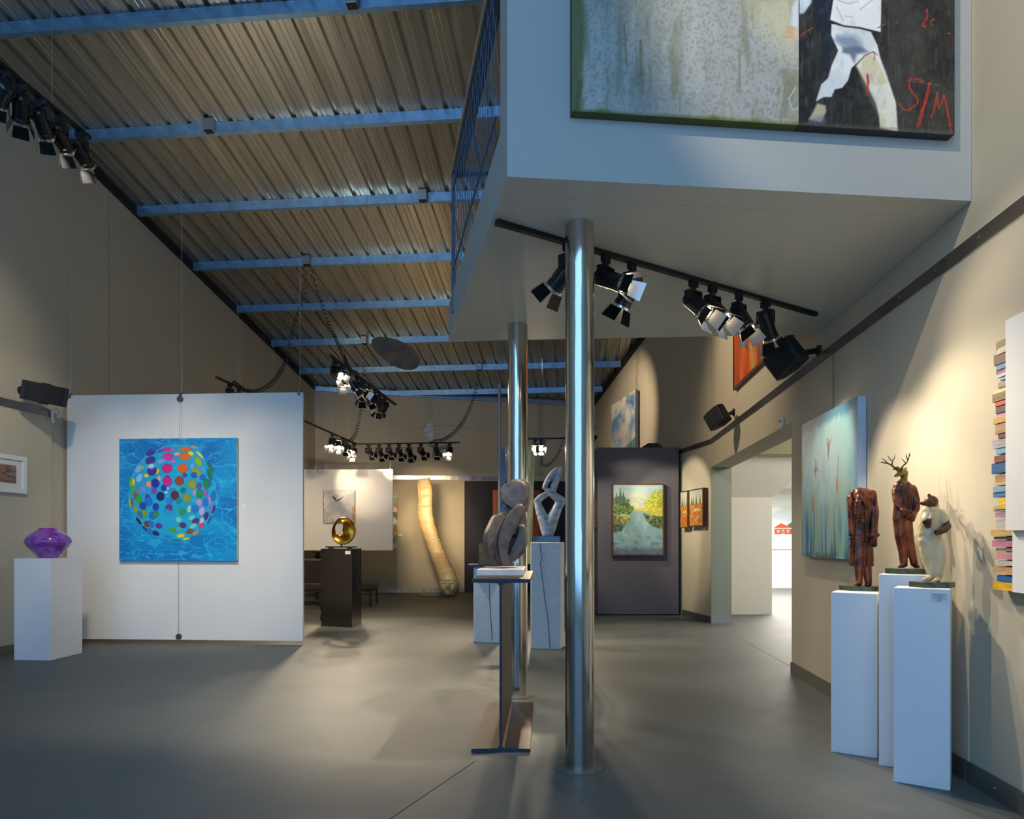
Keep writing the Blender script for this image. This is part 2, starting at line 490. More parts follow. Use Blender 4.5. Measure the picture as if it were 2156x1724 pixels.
# lower left wall is furred out by a few centimetres up to the steel band
struct('wall_left_furring', MB().prism([(wl(-3.2), -3.2), (wl(8.2), 8.2), (wl(8.2) + .05, 8.2), (wl(-3.2) + .05, -3.2)], 0, 2.63), M_wall)
bd = (Vector((BR[0] - BX[0], BR[1] - BX[1], 0))).normalized(); bn = Vector((-bd.y, bd.x, 0))
pb = [BX, BR, (BR[0] + bn.x * .3, BR[1] + bn.y * .3), (BX[0] + bn.x * .3, BX[1] + bn.y * .3)]
struct('wall_back', MB().prism(pb, 0, top), M_wall)
mb = MB()
T = .3
def rw(y): return (wr(y), y)
def rwo(y): return (wr(y) + T, y)
mb.prism([rw(-3.2), rw(6.507), rwo(6.507), rwo(-3.2)], 0, top)
mb.prism([rw(6.507), rw(10.465), rwo(10.465), rwo(6.507)], 2.29, top)
mb.prism([rw(10.465), BR, (BR[0] + T, BR[1]), (wr(10.465) + T, 10.465)], 0, top)
struct('wall_right', mb, M_wall)
# front wall with its tall window, behind the camera
mb = MB()
mb.prism([(-6.5, -3.4), (-6.0, -3.4), (-6.0, -3.15), (-6.5, -3.15)], 0, top)
mb.prism([(1.5, -3.4), (2.0, -3.4), (2.0, -3.15), (1.5, -3.15)], 0, top)
mb.prism([(-6.0, -3.4), (1.5, -3.4), (1.5, -3.15), (-6.0, -3.15)], 6.65, top)
mb.prism([(-6.0, -3.4), (1.5, -3.4), (1.5, -3.15), (-6.0, -3.15)], 0, .35)
struct('wall_front', mb, M_wall)
mb = MB()
for x in (-5.97, -4.1, -2.25, -.4, 1.47): mb.prism([(x - .03, -3.3), (x + .03, -3.3), (x + .03, -3.2), (x - .03, -3.2)], .35, 6.65)
struct('window_1', mb, M_dark)

# corrugated roof deck
rib = [(0, 0), (.014, .038), (.046, .038), (.060, 0), (.105, 0), (.110, .007), (.120, .007), (.125, 0),
       (.165, 0), (.170, .007), (.180, .007), (.185, 0)]
prof = []
for k in range(-34, 20):
    jz = [random.uniform(-.0035, .0035) for _ in range(5)]
    jj = (0, 0, 0, jz[0], jz[1], jz[1], jz[2], jz[2], jz[3], jz[3], jz[4], jz[4])
    for (u, z), j_ in zip(rib, jj): prof.append((k * .25 + u, z + j_))
mb = MB(); n = len(prof)
e = DX; d = DY
for thick in (0, .012):
    for s0 in (-4.2, 18.6):
        for u, z in prof:
            p = e * u + d * s0
            mb.v.append((p.x, p.y, roof(p.x, p.y) + .10 + z + thick))
mb.add([], [])
def qd(a, b, c, dd): mb.f.append((a, b, c, dd)); mb.m.append(0)
for i in range(n - 1):
    qd(i, i + 1, n + i + 1, n + i); qd(2 * n + i, 3 * n + i, 3 * n + i + 1, 2 * n + i + 1)
struct('ceiling', mb, M_deck)

# purlins
def cross_right(s):
    """x where the purlin line of station s meets the right wall or the back wall"""
    # purlin: y = y0 - .0944 (x - x0)
    x0 = wl(s); lo, hi = x0 + .1, 6.0
    def inside(x):
        y = s - .0944 * (x - x0)
        yb = BX[1] + (x - BX[0]) * (BR[1] - BX[1]) / (BR[0] - BX[0])
        return x < wr(y) - .005 and y < yb - .02
    xs = np.linspace(x0 + .02, 5, 600); ok = [inside(x) for x in xs]
    k = [i for i, o in enumerate(ok) if o]
    return xs[k[0]], xs[k[-1]]
csec = [(0, 0), (.07, 0), (.07, .018), (.064, .018), (.064, .006), (.006, .006), (.006, .112), (.075, .112), (.075, .118), (0, .118)]
PUR = [5.53 - 1.42 * k for k in (3, 2, 1)] + [6.95 + 1.42 * k for k in range(8)]
PUR = [p for p in PUR if p > 2.0]
def purlin(s, label):
    xa, xb = cross_right(s); x0 = wl(s)
    vs = []
    for x in (xa, xb):
        y = s - .0944 * (x - x0); zb = roof(x, y) - .018
        for t, z in csec: vs.append((x + DY.x * t, y + DY.y * t, zb + z))
    k = len(csec)
    fs = [tuple(range(k)), tuple(range(2 * k - 1, k - 1, -1))] + [(i, k + i, k + (i + 1) % k, (i + 1) % k) for i in range(k)]
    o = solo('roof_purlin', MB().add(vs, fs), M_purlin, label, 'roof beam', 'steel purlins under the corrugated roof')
    return o
pn = ['overhead, outside the picture', 'overhead, just outside the picture', 'hidden by the upper frame', 'at the very top of the picture, nearest the viewer', 'second from the top of the picture, behind the corner track',
      'third from the top, ending at the loft railing post', 'fourth from the top, with two coiled cords hanging from its box', 'fifth from the top, just above the fading brown mobile',
      'sixth from the top, one thin coiled cord box on it', 'seventh from the top, crossing behind the mobile and the round columns', 'eighth, faintly above the back wall', 'ninth']
vis = [p for p in PUR if p >= 6.9]
for p in PUR:
    if p < 6.9: continue
    i = vis.index(p)
    purlin(p, 'galvanised steel roof purlin, ' + ['at the top edge of the picture, nearest the viewer', 'second from the top, running to the left corner track',
        'third from the top, with a box close to the loft railing', 'fourth from the top, two coiled cords hang from its box', 'fifth from the top, no box on it, above the brown mobile',
        'sixth from the top, the brown mobile hangs in front of it', 'seventh from the top, passing behind both round columns', 'short one above the back wall, lowest of all'][i])
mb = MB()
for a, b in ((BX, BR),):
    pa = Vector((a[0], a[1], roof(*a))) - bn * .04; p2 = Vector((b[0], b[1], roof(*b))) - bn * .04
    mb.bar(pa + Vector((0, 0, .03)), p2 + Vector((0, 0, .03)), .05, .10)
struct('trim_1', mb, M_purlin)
mb = MB(); ya, yb = -3.0, 16.4
mb.bar((wl(ya) + .02, ya, roof(wl(ya), ya) + .04), (wl(yb) + .02, yb, roof(wl(yb), yb) + .04), .05, .12)
mb.bar((wr(10.465) - .03, 10.465, roof(wr(10.465), 10.465) + .04), (BR[0] - .02, BR[1], roof(*BR) + .04), .05, .12)
mb.bar((wr(3.8) - .02, 3.8, roof(wr(3.8), 3.8) + .04), (wr(10.4) - .02, 10.4, roof(wr(10.4), 10.4) + .04), .05, .12)
struct('trim_2', mb, M_dark)

# steel band along the walls, steel baseboards
BZ = 2.67
def band(name, a, b, z0, z1, off, m, screws=True):
    a = Vector((a[0], a[1], 0)); b = Vector((b[0], b[1], 0)); d = (b - a).normalized(); n = Vector((d.y, -d.x, 0))
    mb = MB(); mb.prism([a[:2], b[:2], (b + n * off)[:2], (a + n * off)[:2]], z0, z1)
    o = struct(name, mb, [m, M_silver])
    return o
def R2(y): return (wr(y), y)
band('trim_3', R2(10.47), R2(-1.0), BZ - .035, BZ + .035, .012, M_steelband)
band('trim_4', R2(11.8), R2(10.47), BZ - .035, BZ + .035, .012, M_steelband)
band('trim_5', (wl(1.0) + .05, 1.0), (wl(8.2) + .05, 8.2), BZ - .04, BZ + .04, .02, M_steelband)
BLn = (BX[0] + bd.x * .05, BX[1] + bd.y * .05)
band('trim_6', BLn, (BX[0] + bd.x * 6.3, BX[1] + bd.y * 6.3), 2.66, 2.76, .015, mat('bright_band', (170, 166, 158), .25, .95, var=.3, vscale=3, stretch=(3, 3, .1)))
band('baseboard_back', BLn, (BX[0] + bd.x * 6.3, BX[1] + bd.y * 6.3), 0, .09, .015, mat('base_band', (168, 156, 134), .42, .75, var=.2, vscale=3, stretch=(3, 3, .1)))
band('baseboard_right', R2(6.505), R2(-1.0), 0, .105, .012, M_baseb)
band('baseboard_right_far', R2(11.54), R2(10.47), 0, .10, .012, M_baseb)
band('baseboard_left', (wl(1.0) + .05, 1.0), (wl(8.2) + .05, 8.2), 0, .10, .012, M_baseb)
band('baseboard_door', (wr(10.465), 10.465), (wr(10.465) + T, 10.465), 0, .10, .012, mat('kick_plate', (190, 196, 205), .4, .6))
struct('trim_12', MB().prism([(wr(10.465) + .002, 10.4645), (wr(10.465) + T, 10.4645), (wr(10.465) + T, 10.461), (wr(10.465) + .002, 10.461)], .10, 2.289), M_green)  # thin grey-green sheet over the far jamb of the doorway
# screws of the band on the right wall
mb = MB()
for y in np.arange(2.6, 10.3, .42):
    c = Vector((wr(y) - .013, y, BZ)); mb.cyl(c, c + Vector((-.004, 0, 0)), .006, n=8)
for y in np.arange(2.7, 6.5, .62):
    c = Vector((wr(y) - .013, y, .05)); mb.cyl(c, c + Vector((-.004, 0, 0)), .006, n=8)
struct('trim_7', mb, M_silver)
# joints of the wall panels
def vjoint(name, x, y, z0, z1, side):
    n = Vector((1, -.094, 0)) * side
    c = Vector((x, y, 0)) + n * .0006
    struct(name, MB().box(c + Vector((0, 0, (z0 + z1) / 2)), (.0012, .006, z1 - z0), rz=-.094), mat('joint2', (120, 112, 98), .8))
for k, px in enumerate((229, 515)):
    Y = on_left(px); vjoint('trim_%d' % (8 + k), wl(Y), Y, 2.7, roof(wl(Y), Y), 1)
Y = on_right(1756); vjoint('trim_10', wr(Y), Y, 2.2, 2.63, -1)

# far room seen through the doorway
mb = MB(); mb.prism([(3.3, 18.45), (10.5, 18.45), (10.5, 18.7), (3.3, 18.7)], 0, 4); struct('wall_far_room', mb, M_wallw)
mb = MB(); mb.prism([(10.2, 2.5), (10.5, 2.5), (10.5, 18.5), (10.2, 18.5)], 0, 4); mb.prism([(2.6, 2.5), (10.5, 2.5), (10.5, 2.3), (2.6, 2.3)], 0, 4)
mb.prism([(3.08, 12.3), (3.2, 12.3), (3.2, 18.5), (3.08, 18.5)], 0, 3)
struct('wall_side_room', mb, M_wallw)
struct('ceiling_room', MB().prism([(3.2, 11.2), (10.5, 11.2), (10.5, 18.45), (3.2, 18.45)], 2.56, 2.75), M_wallw)
struct('ceiling_lobby', MB().prism([(wr(2.3) + T, 2.3), (10.5, 2.3), (10.5, 11.1), (wr(10.465) + T, 11.1)], 3.5, 3.7), M_wallw)
struct('wall_bulkhead', MB().prism([(wr(10.465) + T, 11.1), (10.5, 11.1), (10.5, 11.2), (3.2, 11.2)], 2.56, 3.7), M_olive)
# white wall block whose head slopes out to the right like the underside of a stair
x0, x1, yf = 3.24, 4.28, 11.73
pr = [(x0, 0), (x1, 0), (x1, 1.97), (5.05, 2.56), (x0, 2.56)]
vs = [(x, yf, z) for x, z in pr] + [(x, yf + .5, z) for x, z in pr]
k = len(pr)
struct('wall_stair', MB().add(vs, [tuple(range(k)), tuple(range(2 * k - 1, k - 1, -1))] + [(i, k + i, k + (i + 1) % k, (i + 1) % k) for i in range(k)]), mat('stair_paint', (214, 212, 200), .7))
vs = [(x0, yf - .002, 1.93), (x1, yf - .002, 1.93), (5.0, yf - .45, 2.556), (x0, yf - .45, 2.556), (x0, yf, 1.93), (x1, yf, 1.93), (5.05, yf, 2.556), (x0, yf, 2.556)]
struct('wall_stair_slope', MB().add(vs, [(0, 1, 2, 3), (4, 7, 6, 5), (0, 4, 5, 1), (1, 5, 6, 2), (2, 6, 7, 3), (3, 7, 4, 0)]), mat('stair_paint', (214, 212, 200)))

# ------------------------------------------------------------------ the loft on two polished columns
SZ, TZ = 2.887, 3.195
A = Vector((-.022, 3.294, 0)); B = Vector((wr(3.529) - .002, 3.529, 0)); C_ = Vector((wr(5.803) - .002, 5.803, 0)); D = Vector((-.532, 5.996, 0))
fd = (B - A).normalized(); fn = Vector((-fd.y, fd.x, 0))
ed = (D - A).normalized()
A2 = A + ed * .192; B2 = B + fn * .192; B2.x = wr(B2.y) - .002
slab = MB().prism([A2[:2], B2[:2], C_[:2], D[:2]], SZ, TZ)
sl = solo('loft', slab, [M_loft], 'pale grey loft projecting from the right wall over two columns', 'loft')
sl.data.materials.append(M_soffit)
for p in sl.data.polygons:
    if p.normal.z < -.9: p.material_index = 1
B3 = B + fn * .19; B3.x = wr(B3.y) - .002
fw = MB().prism([A[:2], B[:2], B3[:2], (A + ed * .19)[:2]], SZ, lambda x, y: roof(x, y) + .08)
wlo = struct('wall_loft', fw, [M_loft, M_soffit])
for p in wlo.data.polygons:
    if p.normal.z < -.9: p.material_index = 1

def column(px, y_front, label):
    Y = 1800.0 / (y_front - HY); c = at(px, y_front, Y); r = .077
    root = thing('round_column', label, 'column', (c.x, Y, 0), 'polished columns under the loft')
    mb = MB(); mb.cyl((c.x, Y, 0), (c.x, Y, SZ - .001), r, n=64)
    link('shaft', mb, M_chrome, root, smooth=True)
    link('base_plate', MB().cyl((c.x, Y, 0), (c.x, Y, .008), .135, n=48), mat('plate', (120, 118, 108), .5, .3), root)
    return root
column(1220.5, 1614, 'polished steel round column, the nearer and thicker looking of two')
column(1090, 1464, 'polished steel round column standing behind the steel beam stand')
struct('trim_11', MB().cyl((-.28, 15.9, 0), (-.28, 15.9, roof(-.28, 15.9) - .02), .035, n=16), mat('post_paint', (150, 170, 190), .4, .3))

# railing along the open side of the loft
RL = thing('loft_railing', 'blue-grey steel railing with wire mesh on the loft edge', 'railing', (D.x, D.y, TZ))
E0 = A + ed * .21; out = Vector((-ed.y, ed.x, 0))   # outwards (to the left)
if out.x > 0: out = -out
def rp(t, o=0.0, z=0.0): p = E0 + (D - E0) * t + out * o; return Vector((p.x, p.y, z))
L1 = (D - E0).length
mb = MB(); pst = rp(.86, .0, 0)
for t in (.86,):
    p = rp(t, .0, 0); link('post', MB().box((p.x, p.y, (TZ - .18 + 4.10) / 2 ), (.022, .05, 4.10 - TZ + .18), rz=.19), M_rail, RL)
link('top_rail', MB().bar(rp(.02, -.035, 4.12), rp(.88, -.035, 4.12), .085, .03), M_rail, RL)
pe = rp(.86, -.02, 4.12); p2 = pe + Vector((2.6, -.25, 0))
p2.x = min(p2.x, wr(p2.y) - .02)
link('end_rail', MB().bar(pe, p2, .07, .03), M_rail, RL)
link('wood_edge', MB().bar(rp(.02, .012, 4.13), rp(.88, .012, 4.13), .012, .05), mat('rail_wood', (176, 150, 116), .5), RL)
mb = MB()   # diamond mesh of thin bars
H0, H1 = TZ + .02, 4.09; S = .125
def clip(t0, t1, zf, o):
    pts = []
    mb.bar(rp(t0, o, zf(t0)), rp(t1, o, zf(t1)), .0032, .0032)
for sgn in (1, -1):
    kk = -14
    while kk < 60:
        c = kk * S / L1 * 1.0
        # line z = H0 + sgn * slope * (t - c) * L1
        slope = 2.3
        ta, tb = (c, c + (H1 - H0) / slope / L1)
        if sgn < 0: zf = lambda t, c=tb: H0 + slope * (c - t) * L1
        else: zf = lambda t, c=ta: H0 + slope * (t - c) * L1
        a, b = max(ta, .04), min(tb, .86)
        if b - a > .005: clip(a, b, zf, .0)
        kk += 1
o = link('wire_mesh', mb, M_rail, RL)
for z in (3.35, 3.98): link('mesh_rail', MB().bar(rp(.04, 0, z), rp(.86, 0, z), .012, .012), M_rail, RL)
mb = MB()
q0 = rp(.86, 0, 0); q1 = Vector((wr(5.4) - .03, q0.y - .25, 0))
qd_ = (q1 - q0); n = int(qd_.length / S)
for i in range(-10, n):
    for sgn in (1, -1):
        a = i * S; b = a + (H1 - H0) / 2.3
        za, zb = (H0, H1) if sgn > 0 else (H1, H0)
        ca, cb = max(a, 0), min(b, qd_.length)
        if cb - ca < .01: continue
        f = lambda s: za + (zb - za) * (s - a) / (b - a)
        u = qd_.normalized()
        mb.bar(q0 + u * ca + Vector((0, 0, f(ca))), q0 + u * cb + Vector((0, 0, f(cb))), .0032, .0032)
link('end_mesh', mb, M_rail, RL)

# ------------------------------------------------------------------ slate and navy display walls
root = thing('display_wall', 'slate grey freestanding display wall right of the columns', 'display wall', (2.0, 11.7, 0))
link('panel', MB().prism([(1.388, 11.56), (2.705, 11.56), (2.69, 11.88), (1.36, 11.88)], .02, 2.725), M_slate, root, bevel=.003)
link('foot', MB().prism([(1.42, 11.60), (2.62, 11.60), (2.62, 11.85), (1.40, 11.85)], 0, .02), M_blackm, root)
root = thing('display_wall', 'dark navy display wall in front of the tan back wall', 'display wall', (0, 16.2, 0))
link('panel', MB().prism([(-1.105, 16.55), (1.9, 16.75), (1.9, 16.9), (-1.105, 16.7)], .02, 2.61), M_navy, root)

# ------------------------------------------------------------------ track lighting
def fixture_meshes():
    d = {}
    d['adapter'] = MB().box((0, 0, -.018), (.06, .026, .036)).cyl((0, 0, -.036), (0, 0, -.055), .016, n=12).mesh('adapter')
    mb = MB()
    mb.box((0, 0, -.060), (.088, .036, .010))
    for s in (-1, 1):
        mb.prism([(s * .046 - .003, -.026), (s * .046 + .003, -.026), (s * .046 + .003, .026), (s * .046 - .003, .026)], -.135, -.058)
        mb.box((s * .040, 0, -.063), (.016, .036, .006), rot=Matrix.Rotation(s * -.6, 3, 'Y'))
    d['yoke'] = mb.mesh('yoke')
    # housing: origin at the tilt axis, shining down local -Z
    mb = MB()
    mb.lathe((0, 0, 0), [(.012, .060), (.030, .060), (.041, .050), (.043, .030), (.043, -.085), (.047, -.088), (.047, -.112), (.040, -.113), (.036, -.100), (.03, -.098)][::-1], n=24)
    for k in range(6):
        a = math.pi / 3 * k; mb.box((.043 * math.cos(a), .043 * math.sin(a), -.02), (.006, .010, .11), rz=a)
    for s in (-1, 1): mb.cyl((s * .040, 0, 0), (s * .056, 0, 0), .013, n=12)
    d['housing'] = mb.mesh('housing', smooth=False)
    mb = MB()
    n = 24
    mb.lathe((0, 0, 0), [(.046, -.126), (.051, -.124), (.051, -.112), (.046, -.110)], n=n)
    mb.f = [f for f in mb.f if len(f) == 4]; mb.m = [0] * len(mb.f)
    d['ring'] = mb.mesh('ring', smooth=True)
    d['lens'] = MB().cyl((0, 0, -.1145), (0, 0, -.1165), .037, n=20).mesh('lens')
    mb = MB(); s = 1
    a = .045; L = .075; t = math.radians(22)
    p = [(-a * .86, a, -.127), (a * .86, a, -.127), (a * 1.05, a + L * math.sin(t), -.127 - L * math.cos(t)), (-a * 1.05, a + L * math.sin(t), -.127 - L * math.cos(t))]
    nn = Vector((0, math.cos(t), math.sin(t))) * .002
    vs = [Vector(q) for q in p] + [Vector(q) + nn for q in p]
    mb.add(vs, [(0, 1, 2, 3)], 1); mb.add(vs, [(7, 6, 5, 4), (0, 4, 5, 1), (1, 5, 6, 2), (2, 6, 7, 3), (3, 7, 4, 0)])
    d['barn_door'] = mb.mesh('barn_door')
    mts = {'adapter': M_blackm, 'yoke': M_black, 'housing': M_black, 'ring': M_silver, 'lens': M_glow, 'barn_door': mat('door_metal', (30, 30, 33), .22, .6)}
    for k, me in d.items(): me.materials.append(mts[k])
    d['barn_door'].materials.append(mat('door_inside', (170, 168, 164), .32, .85))
    return d
FX = fixture_meshes()
M_lensoff = mat('lens_glass', (150, 150, 150), .1, .5)
GR = {}
def fixture(p, target, label, power=120, col=WARM, angle=46, blend=.35, group='black track spotlights', scale=1.0, rad=.03, doors=True):
    p = Vector(p); piv = p + Vector((0, 0, -.12 * scale))
    dv = (Vector(target) - piv).normalized()
    az = math.atan2(-dv.x, dv.y)      # rotation about Z that carries +Y to the horizontal aim
    root = bpy.data.objects.new('track_spotlight', None); COL.objects.link(root)
    root.location = p; root.rotation_euler = (0, 0, az); root.scale = (scale,) * 3
    setp(root, label, 'spotlight', group)
    tilt = math.acos(max(-1, min(1, -dv.z)))   # 0 = straight down
    def kid(name, par, loc=(0, 0, 0), rot=(0, 0, 0)):
        o = bpy.data.objects.new(name, FX[name]); COL.objects.link(o); o.parent = par; o.location = loc; o.rotation_euler = rot; return o
    kid('adapter', root); kid('yoke', root)
    h = kid('housing', root, (0, 0, -.12), (tilt, 0, 0))
    kid('ring', h); kid('lens', h)
    if doors:
        for k in range(4):
            kid('barn_door', h, rot=(0, 0, math.pi / 2 * k + math.pi / 4 * 0))
    if power:
        spot_light('lamp', piv + dv * (.121 * scale), target, power, col, angle, blend, rad)
    return root

def track(name, a, b, label, hang=True, group=None):
    a = Vector(a); b = Vector(b); d = (b - a).normalized()
    root = thing(name, label, 'light track', tuple(a), group)
    link('rail', MB().bar(a + Vector((0, 0, .012)), b + Vector((0, 0, .012)), .036, .024), M_blackm, root)
    link('end_cap', MB().bar(a - d * .012 + Vector((0, 0, .012)), a + Vector((0, 0, .012)), .040, .028), M_black, root)
    if hang:
        mb = MB(); L = (b - a).length; n = max(2, int(L / 1.2) + 1)
        for k in range(n):
            q = a + d * (L * (k + .5) / n) + Vector((0, 0, .025))
            mb.cyl(q, (q.x, q.y, roof(q.x, q.y) + .1), .0016, n=5)
        link('cable', mb, M_cable, root)
    return root
def on_line(a, b, px):
    """point of the level line a-b that is seen at image column px"""
    a = Vector(a); b = Vector(b); k = (px - CX) / F
    t = (k * a.y - a.x) / ((b.x - a.x) - k * (b.y - a.y))
    return a + (b - a) * t

# under the loft
SA = Vector((-.07, 3.74, SZ - .026)); SB = Vector((2.24, 5.25, SZ - .026))
tr = track('light_track', SA, SB, 'black light track screwed to the underside of the loft', hang=False)
q = on_line(SA, SB, 1132); link('rating_label', MB().box(q + Vector((-.012, -.0165, .012)), (.05, .003, .016), rz=math.atan2(SB.y - SA.y, SB.x - SA.x)), M_label, tr)
g = 'spotlights on the track under the loft'
fl_t = [(1196, (-1.6, 5.6, .6), 120, 'half hidden behind the nearer round column'),
        (1275, (2.27, 2.9, 1.7), 55, 'right of the nearer column, housing nearly level'),
        (1330, (-.15, 4.9, 1.0), 160, 'second right of the nearer column, doors down'),
        (1460, (2.05, 3.45, 1.35), 74, 'first of the right-hand four'),
        (1500, (2.2, 3.55, 1.1), 50, 'second of the right-hand four, pale door insides'),
        (1556, (2.15, 4.2, 1.2), 62, 'third of the right-hand four, in front of the orange painting'),
        (1612, (2.5, 5.5, 1.2), 40, 'last at the right end, beside the wall speaker')]
for px, tg, pw, lb in fl_t:
    fixture(on_line(SA, SB, px), tg, 'black spotlight under the loft, ' + lb, pw, (1.0, .86, .66), 66, .6, g, rad=.012, scale=1.12)

# upper left corner
TA = Vector((-3.452 + .0944 * 3.6, 3.6, 4.03)); TB = Vector((-3.452 + .0944 * 5.02, 5.02, 4.03))
track('light_track', TA, TB, 'black hanging light track in the upper left corner')
tl = [(10, (-5.7, 6.6, 3.2), 130, 'cut by the left edge of the picture'), (45, (-5.5, 7.8, 1.6), 110, 'second from the left edge, turned away'),
      (85, (-3.9, 8.35, 1.5), 120, 'third from the left edge, straight doors'), (125, (-3.3, 8.35, 1.6), 135, 'fourth from the left edge, gold ring'),
      (168, (-2.9, 8.3, 1.2), 110, 'last on the right, swung sideways')]
for px, tg, pw, lb in tl:
    fixture(on_line(TA, TB, px), tg, 'black spotlight in the upper left corner, ' + lb, pw, (1.0, .88, .70), 46, .6, 'spotlights on the upper left track')

# short end of a track over the big hanging panel
t2a = at(457, 797, 9.3); t2b = t2a + DY * 2.3
track('light_track', t2a, t2b, 'black hanging track end peeping over the big white panel')
for px, tg, lb in ((484, (-5.2, 10.6, 1.2), 'first above the top edge of the white panel'), (503, (-4.9, 12.8, 1.4), 'second above the top edge of the white panel')):
    fixture(on_line(t2a, t2b, px), tg, 'black spotlight ' + lb, 150, WARM, 60, .5, 'spotlights over the big hanging panel')

# long track in the middle of the hall
t3a = at(692, 749, 7.5); t3b = t3a + DY * 2.75
track('light_track', t3a, t3b, 'long black hanging track crowded with spotlights in mid hall')
t3 = [(706, (.15, 5.6, 1.0), 90), (722, (-1.2, 6.0, 0), 110), (737, (-.2, 8.6, 1.0), 150), (752, (.25, 8.0, 1.5), 150), (764, (-2.3, 10.1, 1.3), 150),
      (777, (-.9, 9.0, 0), 90), (790, (-3.3, 13.7, 1.9), 120), (800, (-2.4, 10.2, 1.2), 120), (811, (-3.6, 13.8, 1.7), 110)]
for i, (px, tg, pw) in enumerate(t3):
    fixture(on_line(t3a, t3b, px), tg, 'black spotlight on the mid-hall track, %s from its upper left end' % ORD[i], pw, WARM, 50, .4, 'spotlights on the mid-hall track')

# far tracks: one running back, one across
t4a = at(640, 888, 10.7); t4b = t4a + DY * 2.5
track('light_track', t4a, t4b, 'thin black track running back beside the hanging panel')
t4 = [(700, (-3.2, 9.0, .4), 90), (712, (-1.6, 8.2, 0), 110), (722, (-2.6, 16.6, 1.4), 90), (733, (-1.0, 9.2, .1), 110)]
for i, (px, tg, pw) in enumerate(t4):
    fixture(on_line(t4a, t4b, px), tg, 'black spotlight in the far left cluster, %s from the left' % ORD[i], pw, WARM, 55, .4, 'spotlights of the far left cluster', scale=1.1)
t5a = Vector((-2.95, 13.22, t4a.z)); t5b = t5a + DX * 2.0
track('light_track', t5a, t5b, 'thin black track across the far end of the hall')
t5 = [(745, (-3.0, 9.5, .4), 80), (776, (-2.0, 16.7, 2.1), 60), (798, (-1.8, 16.7, 1.4), 70), (819, (-1.9, 16.7, 2.0), 80), (840, (-1.7, 16.2, 1.6), 90), (861, (-1.4, 16.3, .8), 90),
      (886, (-.6, 16.9, 1.7), 70), (919, (-1.5, 16.2, 2.0), 80), (947, (-1.6, 10.0, .8), 90)]
for i, (px, tg, pw) in enumerate(t5):
    fixture(on_line(t5a, t5b, px), tg, 'black spotlight on the far cross track, %s from the left' % ORD[i], pw, WARM2 if 0 < i < 8 else WARM, 36 if 0 < i < 8 else 55, .5, 'spotlights on the far cross track', scale=1.15)
t6a = Vector((.28, 12.55, 3.0)); t6b = t6a + DX * 1.0
track('light_track', t6a, t6b, 'black track behind the two round columns')
for px, tg, pw, lb in ((1127, (-.2, 8.4, 1.3), 120, 'left of the pair shining between the columns'), (1139, (.4, 8.0, 1.2), 120, 'right of the pair shining between the columns')):
    fixture(on_line(t6a, t6b, px), tg, 'black spotlight, ' + lb, pw, WARM, 55, .4, 'spotlights behind the columns', scale=1.2)
t7a = Vector((.95, 9.3, 2.95)); t7b = t7a + DY * 1.7
track('light_track', t7a, t7b, 'black track hidden behind the nearer column')
for k, (yy, tg, pw, lb) in enumerate((( .35, (2.05, 11.5, 1.5), 120, 'lower of the two edging out right of the nearer column'), (1.3, (2.85, 11.2, 1.6), 110, 'upper of the two edging out right of the nearer column'), (.8, (1.9, 9.2, 0), 80, 'hidden behind the nearer column'))):
    fixture(t7a + DY * yy, tg, 'black spotlight, ' + lb, pw, (1.0, .86, .62), 55, .4, 'spotlights behind the columns')
# unseen tracks beyond the loft light the upper right wall
spot_light('upper_lamp', (.2, 8.6, 4.6), (2.75, 8.6, 3.4), 190, WARM, 84, .7)
spot_light('upper_lamp', (.4, 12.2, 4.4), (2.45, 14.2, 3.5), 200, WARM, 64, .7)
spot_light('upper_lamp', (-3.6, 11.5, 4.4), (-1.5, 16.9, 3.6), 60, WARM2, 80, .8)

# white spotlights of the far room
def white_lamp(p, tg, label, pw):
    root = thing('ceiling_spotlight', label, 'spotlight', tuple(p), 'white spotlights of the room through the doorway')
    p = Vector(p)
    link('canopy', MB().box(p + Vector((0, 0, -.012)), (.34, .08, .024)), M_wallw, root)
    d = (Vector(tg) - p).normalized()
    link('lamp_head', MB().cyl(p + Vector((-.11, 0, -.03)), p + Vector((-.11, 0, -.03)) + Vector((-.9, -.1, -.5)).normalized() * .15, .035, .055, n=16), M_wallw, root)
    c = p + Vector((.02, 0, -.08)); h = link('lamp_head', MB().cyl(c, c + d * .15, .035, .06, n=16), M_wallw, root)
    link('lens', MB().cyl(c + d * .1505, c + d * .153, .055, n=16), M_glow, h)
    if pw: spot_light('lamp', c + d * .16, tg, pw, (1, .92, .8), 80, .6)
white_lamp(at(1637, 956, 12.4) * 1, (3.9, 9.8, .5), 'white twin spotlight glaring at the top of the doorway', 110)
white_lamp(at(1657, 988, 15.9) * 1, (6.0, 17.9, 1.4), 'smaller white spotlight further back in the doorway', 150)

